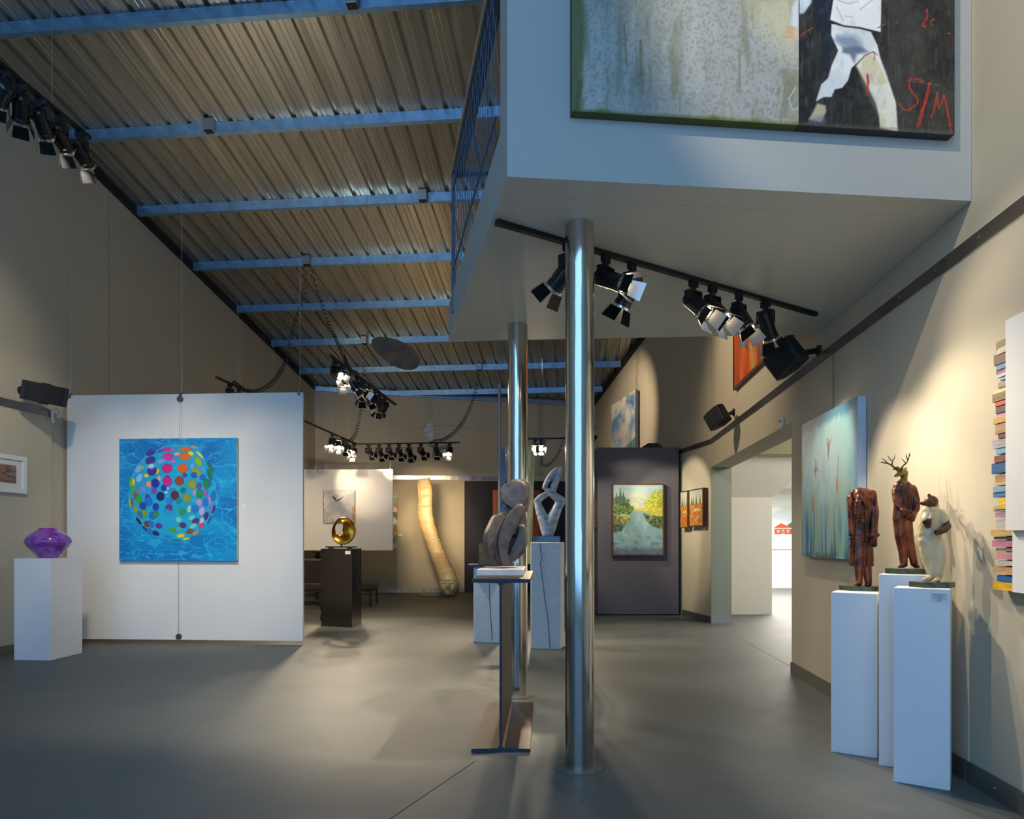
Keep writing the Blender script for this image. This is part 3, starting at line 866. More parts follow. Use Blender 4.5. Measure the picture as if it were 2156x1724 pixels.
# ------------------------------------------------------------------ junction boxes and coiled cords
def jbox(px, s, label):
    x0 = wl(s); k = (px - CX) / F
    x = k * (s + .0944 * x0) / (1 + .0944 * k); y = s - .0944 * (x - x0)
    z = roof(x, y)
    root = thing('junction_box', label, 'junction box', (x, y, z + .02), 'junction boxes on the purlins')
    link('box', MB().box((x - DY.x * .05, y - DY.y * .05, z + .035), (.11, .09, .13), rz=-.094), mat('box_metal', (150, 156, 160), .4, .8), root, bevel=.004)
    link('outlet', MB().box((x - DY.x * .05, y - DY.y * .05, z - .035), (.09, .07, .012), rz=-.094), M_blackm, root)
    return Vector((x - DY.x * .05, y - DY.y * .05, z - .04))
J = [jbox(445, 8.37, 'grey junction box on the second purlin, upper left'), jbox(745, 6.95, 'grey junction box on the nearest purlin at the top edge'),
     jbox(892, 9.79, 'grey junction box near the loft railing'), jbox(648, 11.21, 'grey junction box feeding two coiled cords'),
     jbox(768, 14.05, 'small junction box feeding one coiled cord left of the brown mobile'), jbox(1010, 15.47, 'small junction box left of the rear column')]

def catmull(P, n=24):
    P = [Vector(p) for p in P]; P = [P[0] * 2 - P[1]] + P + [P[-1] * 2 - P[-2]]; out = []
    for i in range(1, len(P) - 2):
        for k in range(n):
            t = k / n
            out.append(.5 * ((2 * P[i]) + (-P[i - 1] + P[i + 1]) * t + (2 * P[i - 1] - 5 * P[i] + 4 * P[i + 1] - P[i + 2]) * t * t + (-P[i - 1] + 3 * P[i] - 3 * P[i + 1] + P[i + 2]) * t ** 3))
    out.append(P[-2]); return out
def coil(pts, label, r=.028, pitch0=.11, pitch1=.035, w=.0055):
    c = catmull(pts, 40); seg = [0]
    for a, b in zip(c[:-1], c[1:]): seg.append(seg[-1] + (b - a).length)
    L = seg[-1]; path = []; ph = 0; s = 0; i = 0
    while s < L:
        while i < len(seg) - 2 and seg[i + 1] < s: i += 1
        f = (s - seg[i]) / max(1e-6, seg[i + 1] - seg[i]); p = c[i].lerp(c[i + 1], f); t = (c[i + 1] - c[i]).normalized()
        u = t.cross(Vector((0, 1, .01))).normalized(); v = t.cross(u)
        path.append(p + (u * math.cos(ph) + v * math.sin(ph)) * r)
        pitch = pitch0 + (pitch1 - pitch0) * (s / L); ds = pitch / 9; ph += 2 * math.pi / 9; s += ds
    return solo('coiled_cord', MB().tube(path, w, n=4), M_blackm, label, 'cord', 'coiled black power cords')
a = J[3]
coil([a + Vector((-.03, 0, 0)), at(640, 620, 11.1), at(616, 700, 10.9), at(604, 755, 10.7), at(578, 800, 10.2), at(545, 823, 9.8), at(515, 821, 9.5), on_line(t2a, t2b, 492) + Vector((0, 0, .05))], 'black coiled cord swinging left to the track over the panel')
coil([a + Vector((.04, 0, 0)), at(668, 610, 11.0), at(692, 680, 10.6), at(715, 730, 10.0), at(735, 775, 9.0), on_line(t3a, t3b, 752) + Vector((0, 0, .04))], 'black coiled cord running down right to the mid-hall track', r=.022, pitch1=.08)
coil([J[4], at(767, 780, 13.9), at(763, 850, 13.6), at(757, 880, 13.5), at(748, 915, 13.3), at(732, 930, 13.0), at(712, 922, 12.6)], 'black coiled cord dropping behind the mid-hall track', r=.03)
coil([J[5], at(1003, 820, 15.0), at(985, 870, 14.4), at(962, 905, 13.8), at(935, 925, 13.3), at(912, 930, 13.0), at(905, 936, 12.95), at(925, 944, 12.95), at(945, 938, 12.9)], 'black coiled cord looping to the far cross track', r=.03)
coil([Vector((1.35, 12.9, roof(1.35, 12.9))), at(1200, 890, 12.9), at(1188, 925, 12.8), at(1176, 955, 12.7), at(1158, 977, 12.6), at(1140, 975, 12.5), t6a + DX * .3], 'black coiled cord hanging between the two columns', r=.025)

# ------------------------------------------------------------------ hanging panels
def hang_panel(name, label, p0, p1, z0, z1, th, eyes):
    """p0, p1: ground points of the left and right end"""
    p0 = Vector(p0); p1 = Vector(p1); d = (p1 - p0).normalized(); n = Vector((d.y, -d.x, 0))
    root = thing(name, label, 'display panel', tuple((p0 + p1) / 2 + Vector((0, 0, z0))), 'white hanging display panels')
    link('board', MB().prism([p0[:2], p1[:2], (p1 - n * th)[:2], (p0 - n * th)[:2]], z0, z1), M_panel, root, bevel=.002)
    for u in eyes:
        c = p0 + (p1 - p0) * u - n * th / 2
        mb = MB(); mb.box(c + Vector((0, 0, z1 - .01)), (.03, th + .02, .05), rz=math.atan2(d.y, d.x)); mb.cyl(c + n * (th / 2 + .01) + Vector((0, 0, z1 - .02)), c + n * (th / 2 + .018) + Vector((0, 0, z1 - .02)), .018, n=16)
        mb.cyl(c + Vector((0, 0, z1 + .01)), c + Vector((0, 0, z1 + .05)), .007, n=8)
        link('hanging_bracket', mb, mat('bracket', (110, 112, 112), .35, .8), root)
        link('cable', MB().cyl(c + Vector((0, 0, z1 + .05)), (c.x, c.y, roof(c.x, c.y) + .08), .0022, n=5), M_cable, root)
    return root, p0, p1, d, n
PL = at(141, 1140, 8.46); PR = at(637.5, 1140, 8.28)
pr_, p0, p1, pd, pnn = hang_panel('display_panel', 'big white hanging panel carrying the beach ball painting', PL * Vector((1, 1, 0)), PR * Vector((1, 1, 0)), .045, 2.935, .045, (.012, .488, .985))
c = p0 + (p1 - p0) * .488
link('pulley', MB().cyl(c + pnn * .002 + Vector((0, 0, 2.87)), c + pnn * .03 + Vector((0, 0, 2.87)), .035, n=20), mat('bracket', (110, 112, 112)), pr_)
c2 = p0 + (p1 - p0) * .482
link('bottom_clamp', MB().cyl(c2 + pnn * .002 + Vector((0, 0, .085)), c2 + pnn * .025 + Vector((0, 0, .085)), .033, n=20), mat('bracket', (110, 112, 112)), pr_)
mb = MB(); mb.cyl(c + pnn * .02 + Vector((-.01, 0, 2.85)), c + pnn * .02 + Vector((-.01, 0, 2.41)), .002, n=5); mb.cyl(c + pnn * .02 + Vector((.012, 0, 2.85)), c + pnn * .02 + Vector((.012, 0, 2.41)), .002, n=5)
mb.cyl(c2 + pnn * .02 + Vector((0, 0, .1)), c2 + pnn * .02 + Vector((0, 0, .98)), .002, n=5)
link('picture_cable', mb, M_cable, pr_)
P2L = at(600, 1140, 13.8) * Vector((1, 1, 0)); P2R = at(827, 1140, 13.8) * Vector((1, 1, 0))
pr2, q0, q1, qd2, qn2 = hang_panel('display_panel', 'smaller white hanging panel behind the bronze sculpture', P2L, P2R, 1.03, 2.60, .04, (.02, .975))

# ------------------------------------------------------------------ paintings
# beach ball
b = Brush(98, 137, 1520, 1608, 300, 310, (0, 144, 208), 3)
n1 = b.noise(420, 300, 4, 1.0); b.mix((0, 104, 184), .7 * np.clip((n1 - .45) * 4, 0, 1)); b.mix((20, 165, 215), .6 * np.clip((.45 - n1) * 4, 0, 1))
for sx, sy, wp, st in ((170, 70, 1.6, .75), (90, 50, 1.4, .45), (260, 240, 1.5, .5)):
    n2 = b.noise(sx, sy, 2, wp); b.mix((70, 200, 235), st * np.clip(1 - np.abs(n2 - .5) * 26, 0, 1))
# diagonal ripples on the left
b.mix((90, 195, 230), .5 * np.clip(1 - np.abs(b.noise(260, 26, 2, 1.2) - .5) * 14, 0, 1) * np.clip((360 - b.X) / 250, 0, 1))
body = [(200, 830), (215, 960), (260, 1090), (350, 1200), (470, 1290), (620, 1350), (780, 1375), (930, 1345), (1060, 1270), (1170, 1160), (1250, 1020), (1300, 850), (1290, 720), (1230, 560), (1130, 380), (1010, 260), (860, 215), (690, 222), (540, 265), (420, 350), (320, 470), (240, 620)]
b.poly(body, (22, 172, 214), .75, 30)
b.mix((90, 215, 235), .35 * np.clip(1 - np.abs(b.noise(150, 110, 2, 1.5) - .5) * 18, 0, 1) * (b.dist_poly(body) > 0))
b.stroke(body + body[:1], 7, (8, 120, 190), .8); b.stroke(body[14:22], 5, (170, 225, 240), .8); b.stroke(body[9:12], 6, (150, 225, 240), .7)
DOTS = [(485,305,62,32,-28,(74,50,150)),(600,290,42,15,-12,(90,80,180)),(683,268,58,20,0,(225,40,140)),(745,268,30,18,0,(170,120,210)),(900,268,68,28,6,(235,110,30)),
 (690,357,62,44,-5,(230,50,150)),(893,360,70,44,8,(235,110,25)),(478,400,62,42,-25,(70,45,145)),(1057,418,62,36,58,(160,180,40)),(800,325,36,22,0,(240,170,150)),(968,320,36,24,30,(245,225,60)),(1075,335,60,12,45,(235,225,90)),
 (760,412,28,26,0,(190,110,210)),(610,410,55,32,-10,(110,170,230)),(680,497,62,56,0,(215,30,130)),(870,497,64,56,8,(232,100,25)),(555,532,26,36,20,(240,210,40)),(432,580,30,22,-20,(240,215,40)),(497,527,60,52,-30,(64,48,150)),
 (1027,545,62,48,45,(150,165,50)),(1005,580,36,36,0,(40,90,190)),(333,500,58,36,-55,(120,180,235)),(378,488,20,28,20,(140,190,70)),(342,612,56,36,-65,(130,190,240)),(895,578,28,26,0,(90,70,170)),(985,470,26,40,20,(100,170,235)),(1110,500,26,36,20,(90,160,230)),
 (1195,575,72,26,72,(20,125,80)),(1205,485,70,20,62,(30,120,90)),(1110,605,32,36,20,(40,100,200)),(685,605,28,24,0,(150,40,140)),(685,655,55,60,0,(205,35,140)),(830,650,55,55,0,(160,65,45)),(460,685,34,40,0,(235,150,130)),(578,625,26,36,20,(240,165,145)),(537,675,50,54,0,(25,50,160)),
 (983,692,52,56,0,(150,160,55)),(1068,707,33,42,0,(95,85,185)),(1155,685,38,62,-8,(20,140,70)),(1200,660,18,50,0,(50,110,200)),(265,670,20,56,8,(240,205,40)),(238,660,18,60,8,(100,180,60)),(350,748,20,48,10,(190,110,110)),(390,748,42,50,0,(80,160,225)),
 (640,733,33,36,0,(25,60,175)),(523,765,34,38,0,(130,65,175)),(750,765,40,32,0,(50,130,215)),(873,763,34,34,0,(15,125,135)),(270,762,24,66,-6,(70,175,70)),(1010,792,24,38,0,(190,150,210)),(1145,790,28,46,10,(150,100,190)),(1074,808,42,58,0,(20,150,90)),
 (600,832,50,54,0,(15,35,105)),(775,822,50,54,0,(95,45,50)),(298,825,22,50,-12,(150,90,70)),(443,842,30,34,0,(110,50,160)),(337,868,32,54,-10,(45,170,60)),(457,893,46,56,-15,(30,110,210)),(917,857,50,54,0,(140,155,50)),(710,885,42,36,0,(40,130,215)),(818,887,34,38,0,(20,140,150)),
 (1195,880,30,50,10,(180,140,205)),(1237,830,30,62,6,(30,115,205)),(1068,905,36,44,0,(190,150,205)),(1145,905,34,52,8,(30,120,210)),(233,908,18,56,-8,(170,190,60)),(255,905,14,50,-8,(90,100,150)),(388,948,40,46,-15,(35,70,170)),(543,960,38,46,0,(25,65,170)),(703,972,42,44,0,(110,50,130)),
 (298,985,26,52,-18,(140,165,60)),(402,1037,36,48,-15,(130,155,55)),(860,1018,42,38,0,(40,160,70)),(948,985,26,44,10,(150,220,190)),(1017,985,46,46,0,(35,120,210)),(1100,1012,34,52,15,(200,170,215)),(1225,985,20,54,14,(150,110,190)),(1245,990,14,54,14,(30,60,150)),
 (352,1050,24,50,-28,(40,110,190)),(505,1065,44,48,0,(25,110,200)),(545,1048,38,38,0,(60,140,100)),(680,1015,40,34,0,(35,150,215)),(335,1128,16,54,-36,(45,35,70)),(1150,1072,28,48,22,(55,55,140)),(1100,1128,26,44,20,(210,190,215)),(820,1115,36,34,0,(110,210,190)),(980,1090,46,28,-20,(110,205,195)),
 (1025,1132,46,34,-30,(75,60,150)),(438,1165,34,40,-45,(120,60,55)),(487,1165,30,48,-30,(40,115,205)),(580,1188,42,32,15,(110,50,140)),(870,1182,42,34,-5,(95,40,125)),(1095,1185,40,22,-45,(230,60,110)),(995,1190,46,30,-25,(120,210,200)),(1195,1115,12,60,28,(30,90,180)),
 (415,1222,14,56,-52,(35,60,130)),(745,1238,40,28,0,(80,165,50)),(820,1225,40,30,0,(60,180,190)),(953,1255,44,28,-20,(140,80,50)),(543,1277,46,26,22,(25,45,110)),(470,1250,26,44,-45,(40,120,200)),(1027,1275,46,18,-35,(230,140,80)),(845,1307,50,22,-6,(240,205,40)),(690,1320,44,18,8,(40,130,210)),
 (910,1343,48,13,-10,(225,200,50)),(785,1360,54,9,2,(30,140,100)),(645,1357,46,12,8,(40,130,215)),(1010,240,50,9,18,(225,150,110)),(550,258,60,14,-18,(30,110,190)),(1290,735,18,62,-4,(40,130,215))]
for cx, cy, rx, ry, an, col in DOTS:
    b.ellipse(cx, cy, rx + 2, ry + 2, an, tuple(v * .72 for v in col), .8, .10); b.ellipse(cx, cy, rx * .95, ry * .93, an, col, 1, .10)
b.ellipse(490, 470, 36, 30, 0, (225, 240, 248), .8, .8); b.ellipse(668, 785, 20, 14, 0, (200, 235, 245), .8, .8); b.ellipse(690, 735, 14, 14, 0, (200, 235, 245), .8, .8)
b.stroke([(225, 1275), (215, 1290), (235, 1295)], 4, (20, 60, 130), .8)
yb = PL.y
u0 = (257 - 141) / (637.5 - 141); u1 = (504.5 - 141) / (637.5 - 141)
aL = p0 + (p1 - p0) * (u0 + .004)
artwork('canvas_painting', 'square painting of a spotted transparent beach ball on blue water', 'painting', aL[:2], pd[:2], (p1 - p0).length * (u1 - u0) * .995, .975, 2.405, .05, b, side=mat('canvas_side', (206, 198, 176), .8))
link('label_card', MB().box(p0 + (p1 - p0) * .757 + pnn * .002 + Vector((0, 0, 1.62)), (.04, .003, .03), rz=math.atan2(pd.y, pd.x)), M_label, pr_)

# dancing figure, diptych on the front wall of the loft
fdl = lambda x: (fd * ((x) - 0))
def loft_x(px, off):      # distance along the loft wall seen at column px on the plane off metres in front
    k = (px - CX) / F; P0 = A - fn * off
    t = (k * P0.y - P0.x) / (fd.x - k * fd.y); return t
tl_, tm_, tr_ = loft_x(1204, .05), loft_x(1681.5, .05), loft_x(2007.5, .05)
b = Brush(1203, -265, 1682, 250, 240, 258, (164, 164, 158), 5)
n1 = b.noise(160, 220, 5); b.mix((128, 128, 112), .6 * np.clip((n1 - .5) * 5, 0, 1)); b.mix((176, 178, 172), .6 * np.clip((.47 - n1) * 6, 0, 1))
n2 = b.noise(14, 110, 4); b.mix((104, 100, 66), .36 * np.clip((n2 - .56) * 7, 0, 1)); b.mix((196, 196, 188), .28 * np.clip((.42 - n2) * 5, 0, 1))
n3 = b.noise(4, 5, 2); b.mix((110, 112, 96), .35 * (n3 > .6))
n4 = b.noise(60, 60, 4)
b.mix((84, 90, 30), .9 * np.clip((b.Y - 252 + n4 * 24) / 10, 0, 1)); b.mix((84, 88, 40), .75 * np.clip((1226 + n4 * 14 - b.X) / 14, 0, 1)); b.mix((124, 118, 72), .4 * np.clip((b.X - 1600 - n4 * 60) / 60, 0, 1) * (b.Y > 130))
b.stroke([(1345, 95), (1345, 165)], 6, (96, 96, 60), .6); b.stroke([(1310, 60), (1316, 150)], 4, (100, 100, 70), .6); b.stroke([(1220, 190), (1212, 245)], 10, (80, 86, 40), .7)
b.poly([(1560, -20), (1682, -40), (1682, 120), (1640, 90), (1590, 40)], (222, 208, 164), .6, 60)
b.poly([(1668, 0), (1682, -30), (1682, 66), (1664, 60)], (216, 226, 234), .9, 8)
b.poly([(1655, 38), (1682, 44), (1682, 66), (1656, 72), (1650, 52)], (222, 190, 150), .9, 5)
for k in range(5): b.stroke([(1656 + k * 4, 42), (1652 + k * 4, 66)], 1.6, (180, 130, 80), .6)
b.stroke([(1675, 170), (1660, 195), (1668, 218), (1680, 214)], 3, (200, 210, 215), .7); b.stroke([(1640, 160), (1628, 190), (1640, 215), (1648, 170)], 2.4, (190, 195, 190), .55)
artwork('canvas_painting', 'big weathered grey canvas, left half of the diptych high on the loft wall', 'painting', (A + fd * tl_)[:2], fd[:2], tm_ - tl_ - .002, 3.175, 4.32, .05, b, side=mat('olive_side', (84, 88, 36), .7))
b = Brush(1682, -225, 2007, 276, 220, 350, (36, 35, 34), 6)
n1 = b.noise(50, 70, 5); b.mix((70, 68, 62), .6 * np.clip((n1 - .5) * 5, 0, 1)); b.mix((18, 20, 26), .6 * np.clip((.48 - n1) * 5, 0, 1))
b.mix((110, 105, 95), .3 * (b.noise(2.5, 30, 2) > .70))
def cc(p): return [(1650 + x / 5.746, y / 5.746) for x, y in p]
shade = (26, 34, 52)
b.poly(cc([(420, -40), (620, 0), (560, 330), (600, 650), (540, 880), (420, 1000), (470, 500), (330, 250), (330, 60)]), shade, .85, 12)
b.poly(cc([(150, -60), (350, -60), (320, 120), (230, 250), (120, 260), (90, 100)]), (222, 228, 232), .95, 4)
b.poly(cc([(560, 350), (555, 480), (640, 660), (560, 850), (520, 1000), (440, 1080), (375, 1290), (470, 1230), (560, 1225), (600, 1130), (690, 1105), (760, 1010), (800, 860), (880, 780), (960, 690), (1060, 640), (1140, 690), (1110, 560), (1030, 400), (800, 350)]), (214, 216, 216), 1, 2.5)
b.poly(cc([(620, 480), (830, 470), (930, 560), (880, 640), (700, 620), (600, 540)]), (118, 132, 154), .8, 14)
b.poly(cc([(700, 620), (920, 590), (1000, 650), (860, 690), (830, 790), (780, 700), (690, 680)]), (78, 88, 108), .75, 7)
b.poly(cc([(960, 700), (850, 830), (950, 1010), (1080, 1250), (1130, 1430), (1140, 1560), (1360, 1590), (1330, 1240), (1210, 900), (1130, 690), (1050, 650)]), (214, 202, 168), 1, 3)
b.poly(cc([(1090, 660), (1140, 690), (1220, 900), (1330, 1230), (1345, 1450), (1300, 1200), (1180, 900)]), (232, 230, 220), .8, 5)
b.poly(cc([(860, 840), (960, 1010), (1090, 1270), (1120, 1420), (1060, 1300), (940, 1080)]), (120, 116, 96), .7, 8)
b.poly(cc([(390, 1310), (340, 1420), (290, 1510), (440, 1530), (500, 1400), (490, 1330)]), (188, 182, 150), .95, 4)
b.poly(cc([(300, 1500), (470, 1440), (500, 1540), (280, 1560)]), (110, 124, 140), .6, 8)
b.poly(cc([(600, -60), (545, 300), (700, 350), (900, 360), (1150, 400), (1160, -60)]), (230, 230, 226), 1, 2.5)
wm = b.c.mean(2) > 190
b.mix((150, 164, 180), .45 * wm * np.clip((b.noise(26, 40, 4, 1.0) - .50) * 5, 0, 1)); b.mix((246, 246, 242), .5 * wm * np.clip((.46 - b.noise(22, 34, 4, 1.0)) * 6, 0, 1))
b.mix((84, 88, 96), .28 * (b.c.mean(2) < 90) * np.clip((b.noise(10, 14, 3, 1.5) - .55) * 6, 0, 1))
b.stroke(cc([(560, 330), (700, 362), (900, 372), (1150, 418)]), 3.4, (30, 34, 40), .9)
for p_ in ([(640, 60), (760, 90), (880, 50)], [(620, 140), (700, 300)], [(900, 150), (1050, 20)], [(720, 240), (820, 245)]): b.stroke(cc(p_), 2.2, (150, 160, 168), .7, 3)
b.poly(cc([(700, -1400), (600, -700), (560, -100), (1180, -60), (1180, -800), (1000, -1400)]), (226, 226, 222), 1, 4)
RED = (196, 52, 36)
for p_, w_ in (([(1500, 935), (1640, 945), (1675, 975)], 2.4), ([(1500, 960), (1505, 1060), (1590, 1165), (1585, 1240), (1460, 1325), (1375, 1252)], 2.8), ([(1745, 980), (1715, 1120), (1650, 1330), (1605, 1510)], 5.0),
               ([(1840, 1080), (1810, 1260), (1765, 1395)], 3.2), ([(1840, 1080), (1862, 1280), (1920, 1105)], 2.2), ([(1920, 1105), (1965, 1300), (2010, 1550)], 3.6), ([(1710, 90), (1715, 180), (1660, 270), (1690, 290)], 3.2), ([(1800, 190), (1750, 230), (1770, 270)], 2.2),
               ([(990, 920), (1000, 1060), (975, 1180)], 4), ([(1078, 680), (1072, 740)], 2), ([(200, 510), (340, 410)], 2), ([(1120, 350), (1200, 300)], 2), ([(1965, 355), (2010, 350)], 2)):
    b.scrawl(cc(p_), w_ * 1.25, RED if w_ > 2.3 else (176, 70, 34), .92)
b.stroke(cc([(1460, 960), (1900, 998)]), .9, (150, 150, 150), .6)
b.stroke(cc([(1480, 0), (1520, 900)]), 1, (80, 80, 78), .6)
b.mix((110, 106, 96), .35 * np.clip((b.Y - 269 + b.noise(6, 6, 2) * 5) / 3, 0, 1))
artwork('canvas_painting', 'black canvas with a striding figure in white, right half of the diptych', 'painting', (A + fd * (tm_ + .002))[:2], fd[:2], tr_ - tm_, 3.175, 4.32, .05, b, side=mat('black_side', (44, 44, 44), .6))

# tall blue painting on the right wall
ya, yb = on_right(1689, .06), on_right(1806.5, .06)
b = Brush(0, 0, 1.2, 1.1, 170, 170, (120, 178, 186), 8)
cx_ = np.exp(-(((b.X - .55) / .42) ** 2 + ((b.Y - .42) / .42) ** 2)); b.mix((178, 208, 206), .8 * cx_)
n2 = b.noise(.16, .45, 5); b.mix((60, 128, 165), .40 * np.clip((n2 - .52) * 4, 0, 1)); b.mix((190, 214, 205), .35 * np.clip((.44 - n2) * 4, 0, 1))
lo = np.clip((b.Y - .66 - .25 * (b.noise(.06, .6, 3) - .5)) / .18, 0, 1); n3 = b.noise(.045, .7, 4)
b.mix((16, 104, 156), lo * .9 * np.clip((n3 - .40) * 6, 0, 1)); b.mix((150, 172, 140), lo * .6 * np.clip((.42 - n3) * 6, 0, 1)); b.mix((176, 180, 96), .5 * (b.noise(.02, .2, 2) > .64) * (b.Y > .55))
b.mix((40, 110, 150), .7 * np.clip((.07 - b.Y + .06 * n3) / .05, 0, 1)); b.mix((150, 160, 96), .7 * np.clip((.06 - b.X) / .04, 0, 1) * (b.noise(.05, .08, 3) > .5)); b.mix((30, 100, 150), .6 * np.clip((b.X - 1.12) / .06, 0, 1))
b.mix((70, 62, 40), .5 * np.clip((b.Y - 1.05) / .03, 0, 1) * (b.noise(.1, .1, 2) > .5))
for (bx, by) in ((.64, .25), (.35, .37)):
    b.ellipse(bx, by + .03, .018, .055, 8, (90, 68, 62), .95, .4); b.poly([(bx - .005, by), (bx - .06, by + (-.05 if bx > .5 else .06)), (bx - .005, by + .05)], (110, 90, 76), .9, .008)
    b.poly([(bx + .005, by), (bx + .075, by + (-.06 if bx > .5 else .06)), (bx + .005, by + .05)], (120, 100, 84), .9, .008); b.stroke([(bx, by - .03), (bx - .03, by - .05)], .008, (70, 60, 50)); b.ellipse(bx, by + .0, .009, .012, 0, (150, 70, 60), .7, .4); b.stroke([(bx, by + .08), (bx + .004, by + .11)], .012, (80, 70, 60))
b.poly([(.80, .52), (.83, .50), (.84, .60), (.81, .63)], (216, 78, 42), 1, .01); b.stroke([(.82, .64), (.81, .72)], .014, (200, 90, 50), .8); b.poly([(.26, .62), (.29, .61), (.295, .72), (.27, .74)], (214, 74, 42), 1, .01); b.stroke([(.84, .36), (.83, .50)], .012, (70, 90, 50), .8)
artwork('canvas_painting', 'tall misty blue painting with two small hummingbirds on the right wall', 'painting', (wr(ya), ya), (-DY)[:2], (ya - yb) / DY.y, 1.075, 2.185, .055, b, side=mat('pale_side', (188, 196, 206), .6))
Y = on_right(1756); 
solo('picture_cable', MB().cyl((wr(Y) - .01, Y, 2.19), (wr(Y) - .01, Y, 2.63), .0018, n=5), M_cable, 'thin cable holding the blue hummingbird painting', 'cable')

# orange painting high on the right wall
ya, yb = on_right(1545.5, .04), on_right(1668, .04)
b = Brush(0, 0, 1, 1, 110, 110, (206, 92, 26), 9)
n2 = b.noise(.05, .5, 4); b.mix((150, 56, 20), .6 * np.clip((n2 - .5) * 6, 0, 1)); b.mix((226, 130, 40), .6 * np.clip((.45 - n2) * 6, 0, 1))
b.poly([(.25, 0), (.42, 0), (.60, 1), (.50, 1)], (70, 66, 52), .85, .06); b.poly([(.38, 0), (1, 0), (1, 1), (.55, 1)], (178, 120, 84), .85, .08)
b.mix((200, 90, 70), .5 * (b.noise(.03, .4, 3) > .55) * (b.X > .45)); b.poly([(.22, .1), (.28, .1), (.42, 1), (.38, 1)], (176, 162, 100), .9, .03)
artwork('canvas_painting', 'orange abstract painting in a thin brown frame high on the right wall', 'painting', (wr(ya), ya), (-DY)[:2], (ya - yb) / DY.y, 3.09, 4.25, .03, b, frame=M_wood, fw=.03)

# sky landscape above the slate wall
def bend(px, off=0.0):
    k = (px - CX) / F; return (2.924 + .147 * 10.465 - off) / (k + .147)
ya, yb = bend(1288, .06), bend(1338, .06)
dd = Vector((wr(yb) - wr(ya), yb - ya, 0)).normalized()
b = Brush(0, 0, 1, 1, 120, 120, (96, 138, 190), 10)
n1 = b.noise(.28, .18, 5, 1.0); b.mix((236, 228, 212), .95 * np.clip((n1 - .36) * 5, 0, 1) * np.clip(1.15 - b.Y, 0, 1)); b.mix((224, 214, 190), .6 * np.clip((b.Y - .3) * 2, 0, 1)); b.mix((232, 190, 160), .35 * (b.noise(.2, .15, 3) > .55) * (b.Y > .25))
b.poly([(0, .78), (.5, .70), (1, .60), (1, 1), (0, 1)], (90, 128, 150), 1, .02); b.poly([(0, .84), (.4, .78), (1, .68), (1, 1), (0, 1)], (96, 122, 58), 1, .03); b.mix((160, 160, 84), .6 * (b.noise(.2, .04, 3) > .55) * (b.Y > .86))
artwork('canvas_painting', 'landscape with white clouds in a blue sky above the slate display wall', 'painting', (wr(ya), ya), dd[:2], math.hypot(wr(yb) - wr(ya), yb - ya), 2.62, 4.13, .06, b, side=mat('grey_side', (80, 84, 90), .6))

# framed river landscape on the slate wall
b = Brush(0, 0, 100, 142, 170, 240, (176, 200, 200), 11)
b.mix((226, 206, 160), .8 * np.exp(-(((b.X - 48) / 26) ** 2 + ((b.Y - 34) / 16) ** 2))); b.mix((150, 186, 196), .5 * (b.noise(20, 10, 4) > .55))
def foliage(pts, c1, c2, c3, sc=5):
    m = np.clip(b.dist_poly(pts) / 2 + .5 + (b.noise(sc, sc, 3) - .5) * 3, 0, 1); b.mix(c1, m)
    b.mix(c2, m * np.clip((b.noise(sc * .8, sc * .8, 3) - .5) * 7, 0, 1)); b.mix(c3, m * .8 * np.clip((b.noise(sc * .5, sc * .4, 2) - .62) * 9, 0, 1))
b.poly([(0, 48), (100, 44), (100, 72), (0, 74)], (206, 196, 84), .9, 5)
foliage([(0, 30), (12, 22), (24, 26), (34, 40), (42, 50), (36, 60), (0, 62)], (62, 96, 58), (110, 140, 66), (170, 180, 80))
for x, h in ((14, 6), (20, 14), (6, 16), (30, 28)): b.poly([(x, h), (x + 5, 34), (x - 5, 34)], (84, 112, 92), .85, 2); b.stroke([(x, h), (x, 36)], 1.2, (70, 96, 78))
foliage([(64, 36), (72, 26), (84, 12), (100, 10), (100, 52), (66, 48)], (142, 160, 58), (196, 196, 70), (222, 216, 110))
foliage([(58, 50), (100, 46), (100, 62), (66, 60)], (190, 180, 60), (220, 204, 90), (150, 160, 60))
b.poly([(40, 52), (56, 52), (100, 70), (100, 142), (0, 142), (0, 84), (30, 70)], (128, 166, 174), .95, 6)
foliage([(0, 62), (26, 64), (34, 72), (26, 80), (0, 84)], (110, 118, 48), (196, 180, 70), (60, 80, 50)); foliage([(0, 80), (24, 80), (18, 96), (0, 98)], (50, 74, 60), (80, 110, 80), (120, 130, 70))
foliage([(62, 60), (100, 66), (100, 92), (80, 84), (66, 74)], (54, 78, 56), (96, 120, 70), (180, 160, 60))
m = np.clip((b.Y - 96) / 24, 0, 1); n1 = b.noise(9, 4, 4); b.mix((84, 116, 150), m * .8 * np.clip((n1 - .45) * 5, 0, 1)); b.mix((188, 176, 104), m * .7 * np.clip((b.noise(8, 4, 4) - .52) * 6, 0, 1)); b.mix((70, 84, 120), .6 * np.clip((b.Y - 124) / 12, 0, 1))
b.mix((196, 214, 206), .5 * np.clip(1 - abs(b.noise(14, 30, 3) - .5) * 12, 0, 1) * (b.Y > 60) * (b.Y < 110))
xl = at(1291.5, 1140, 11.49).x; xr = at(1395, 1140, 11.49).x
artwork('framed_painting', 'framed river landscape with green trees on the slate display wall', 'painting', (xl, 11.56), (1, 0), xr - xl, .995, 2.115, .07, b, side=M_wood, frame=M_wood, fw=.02, fdepth=.085)
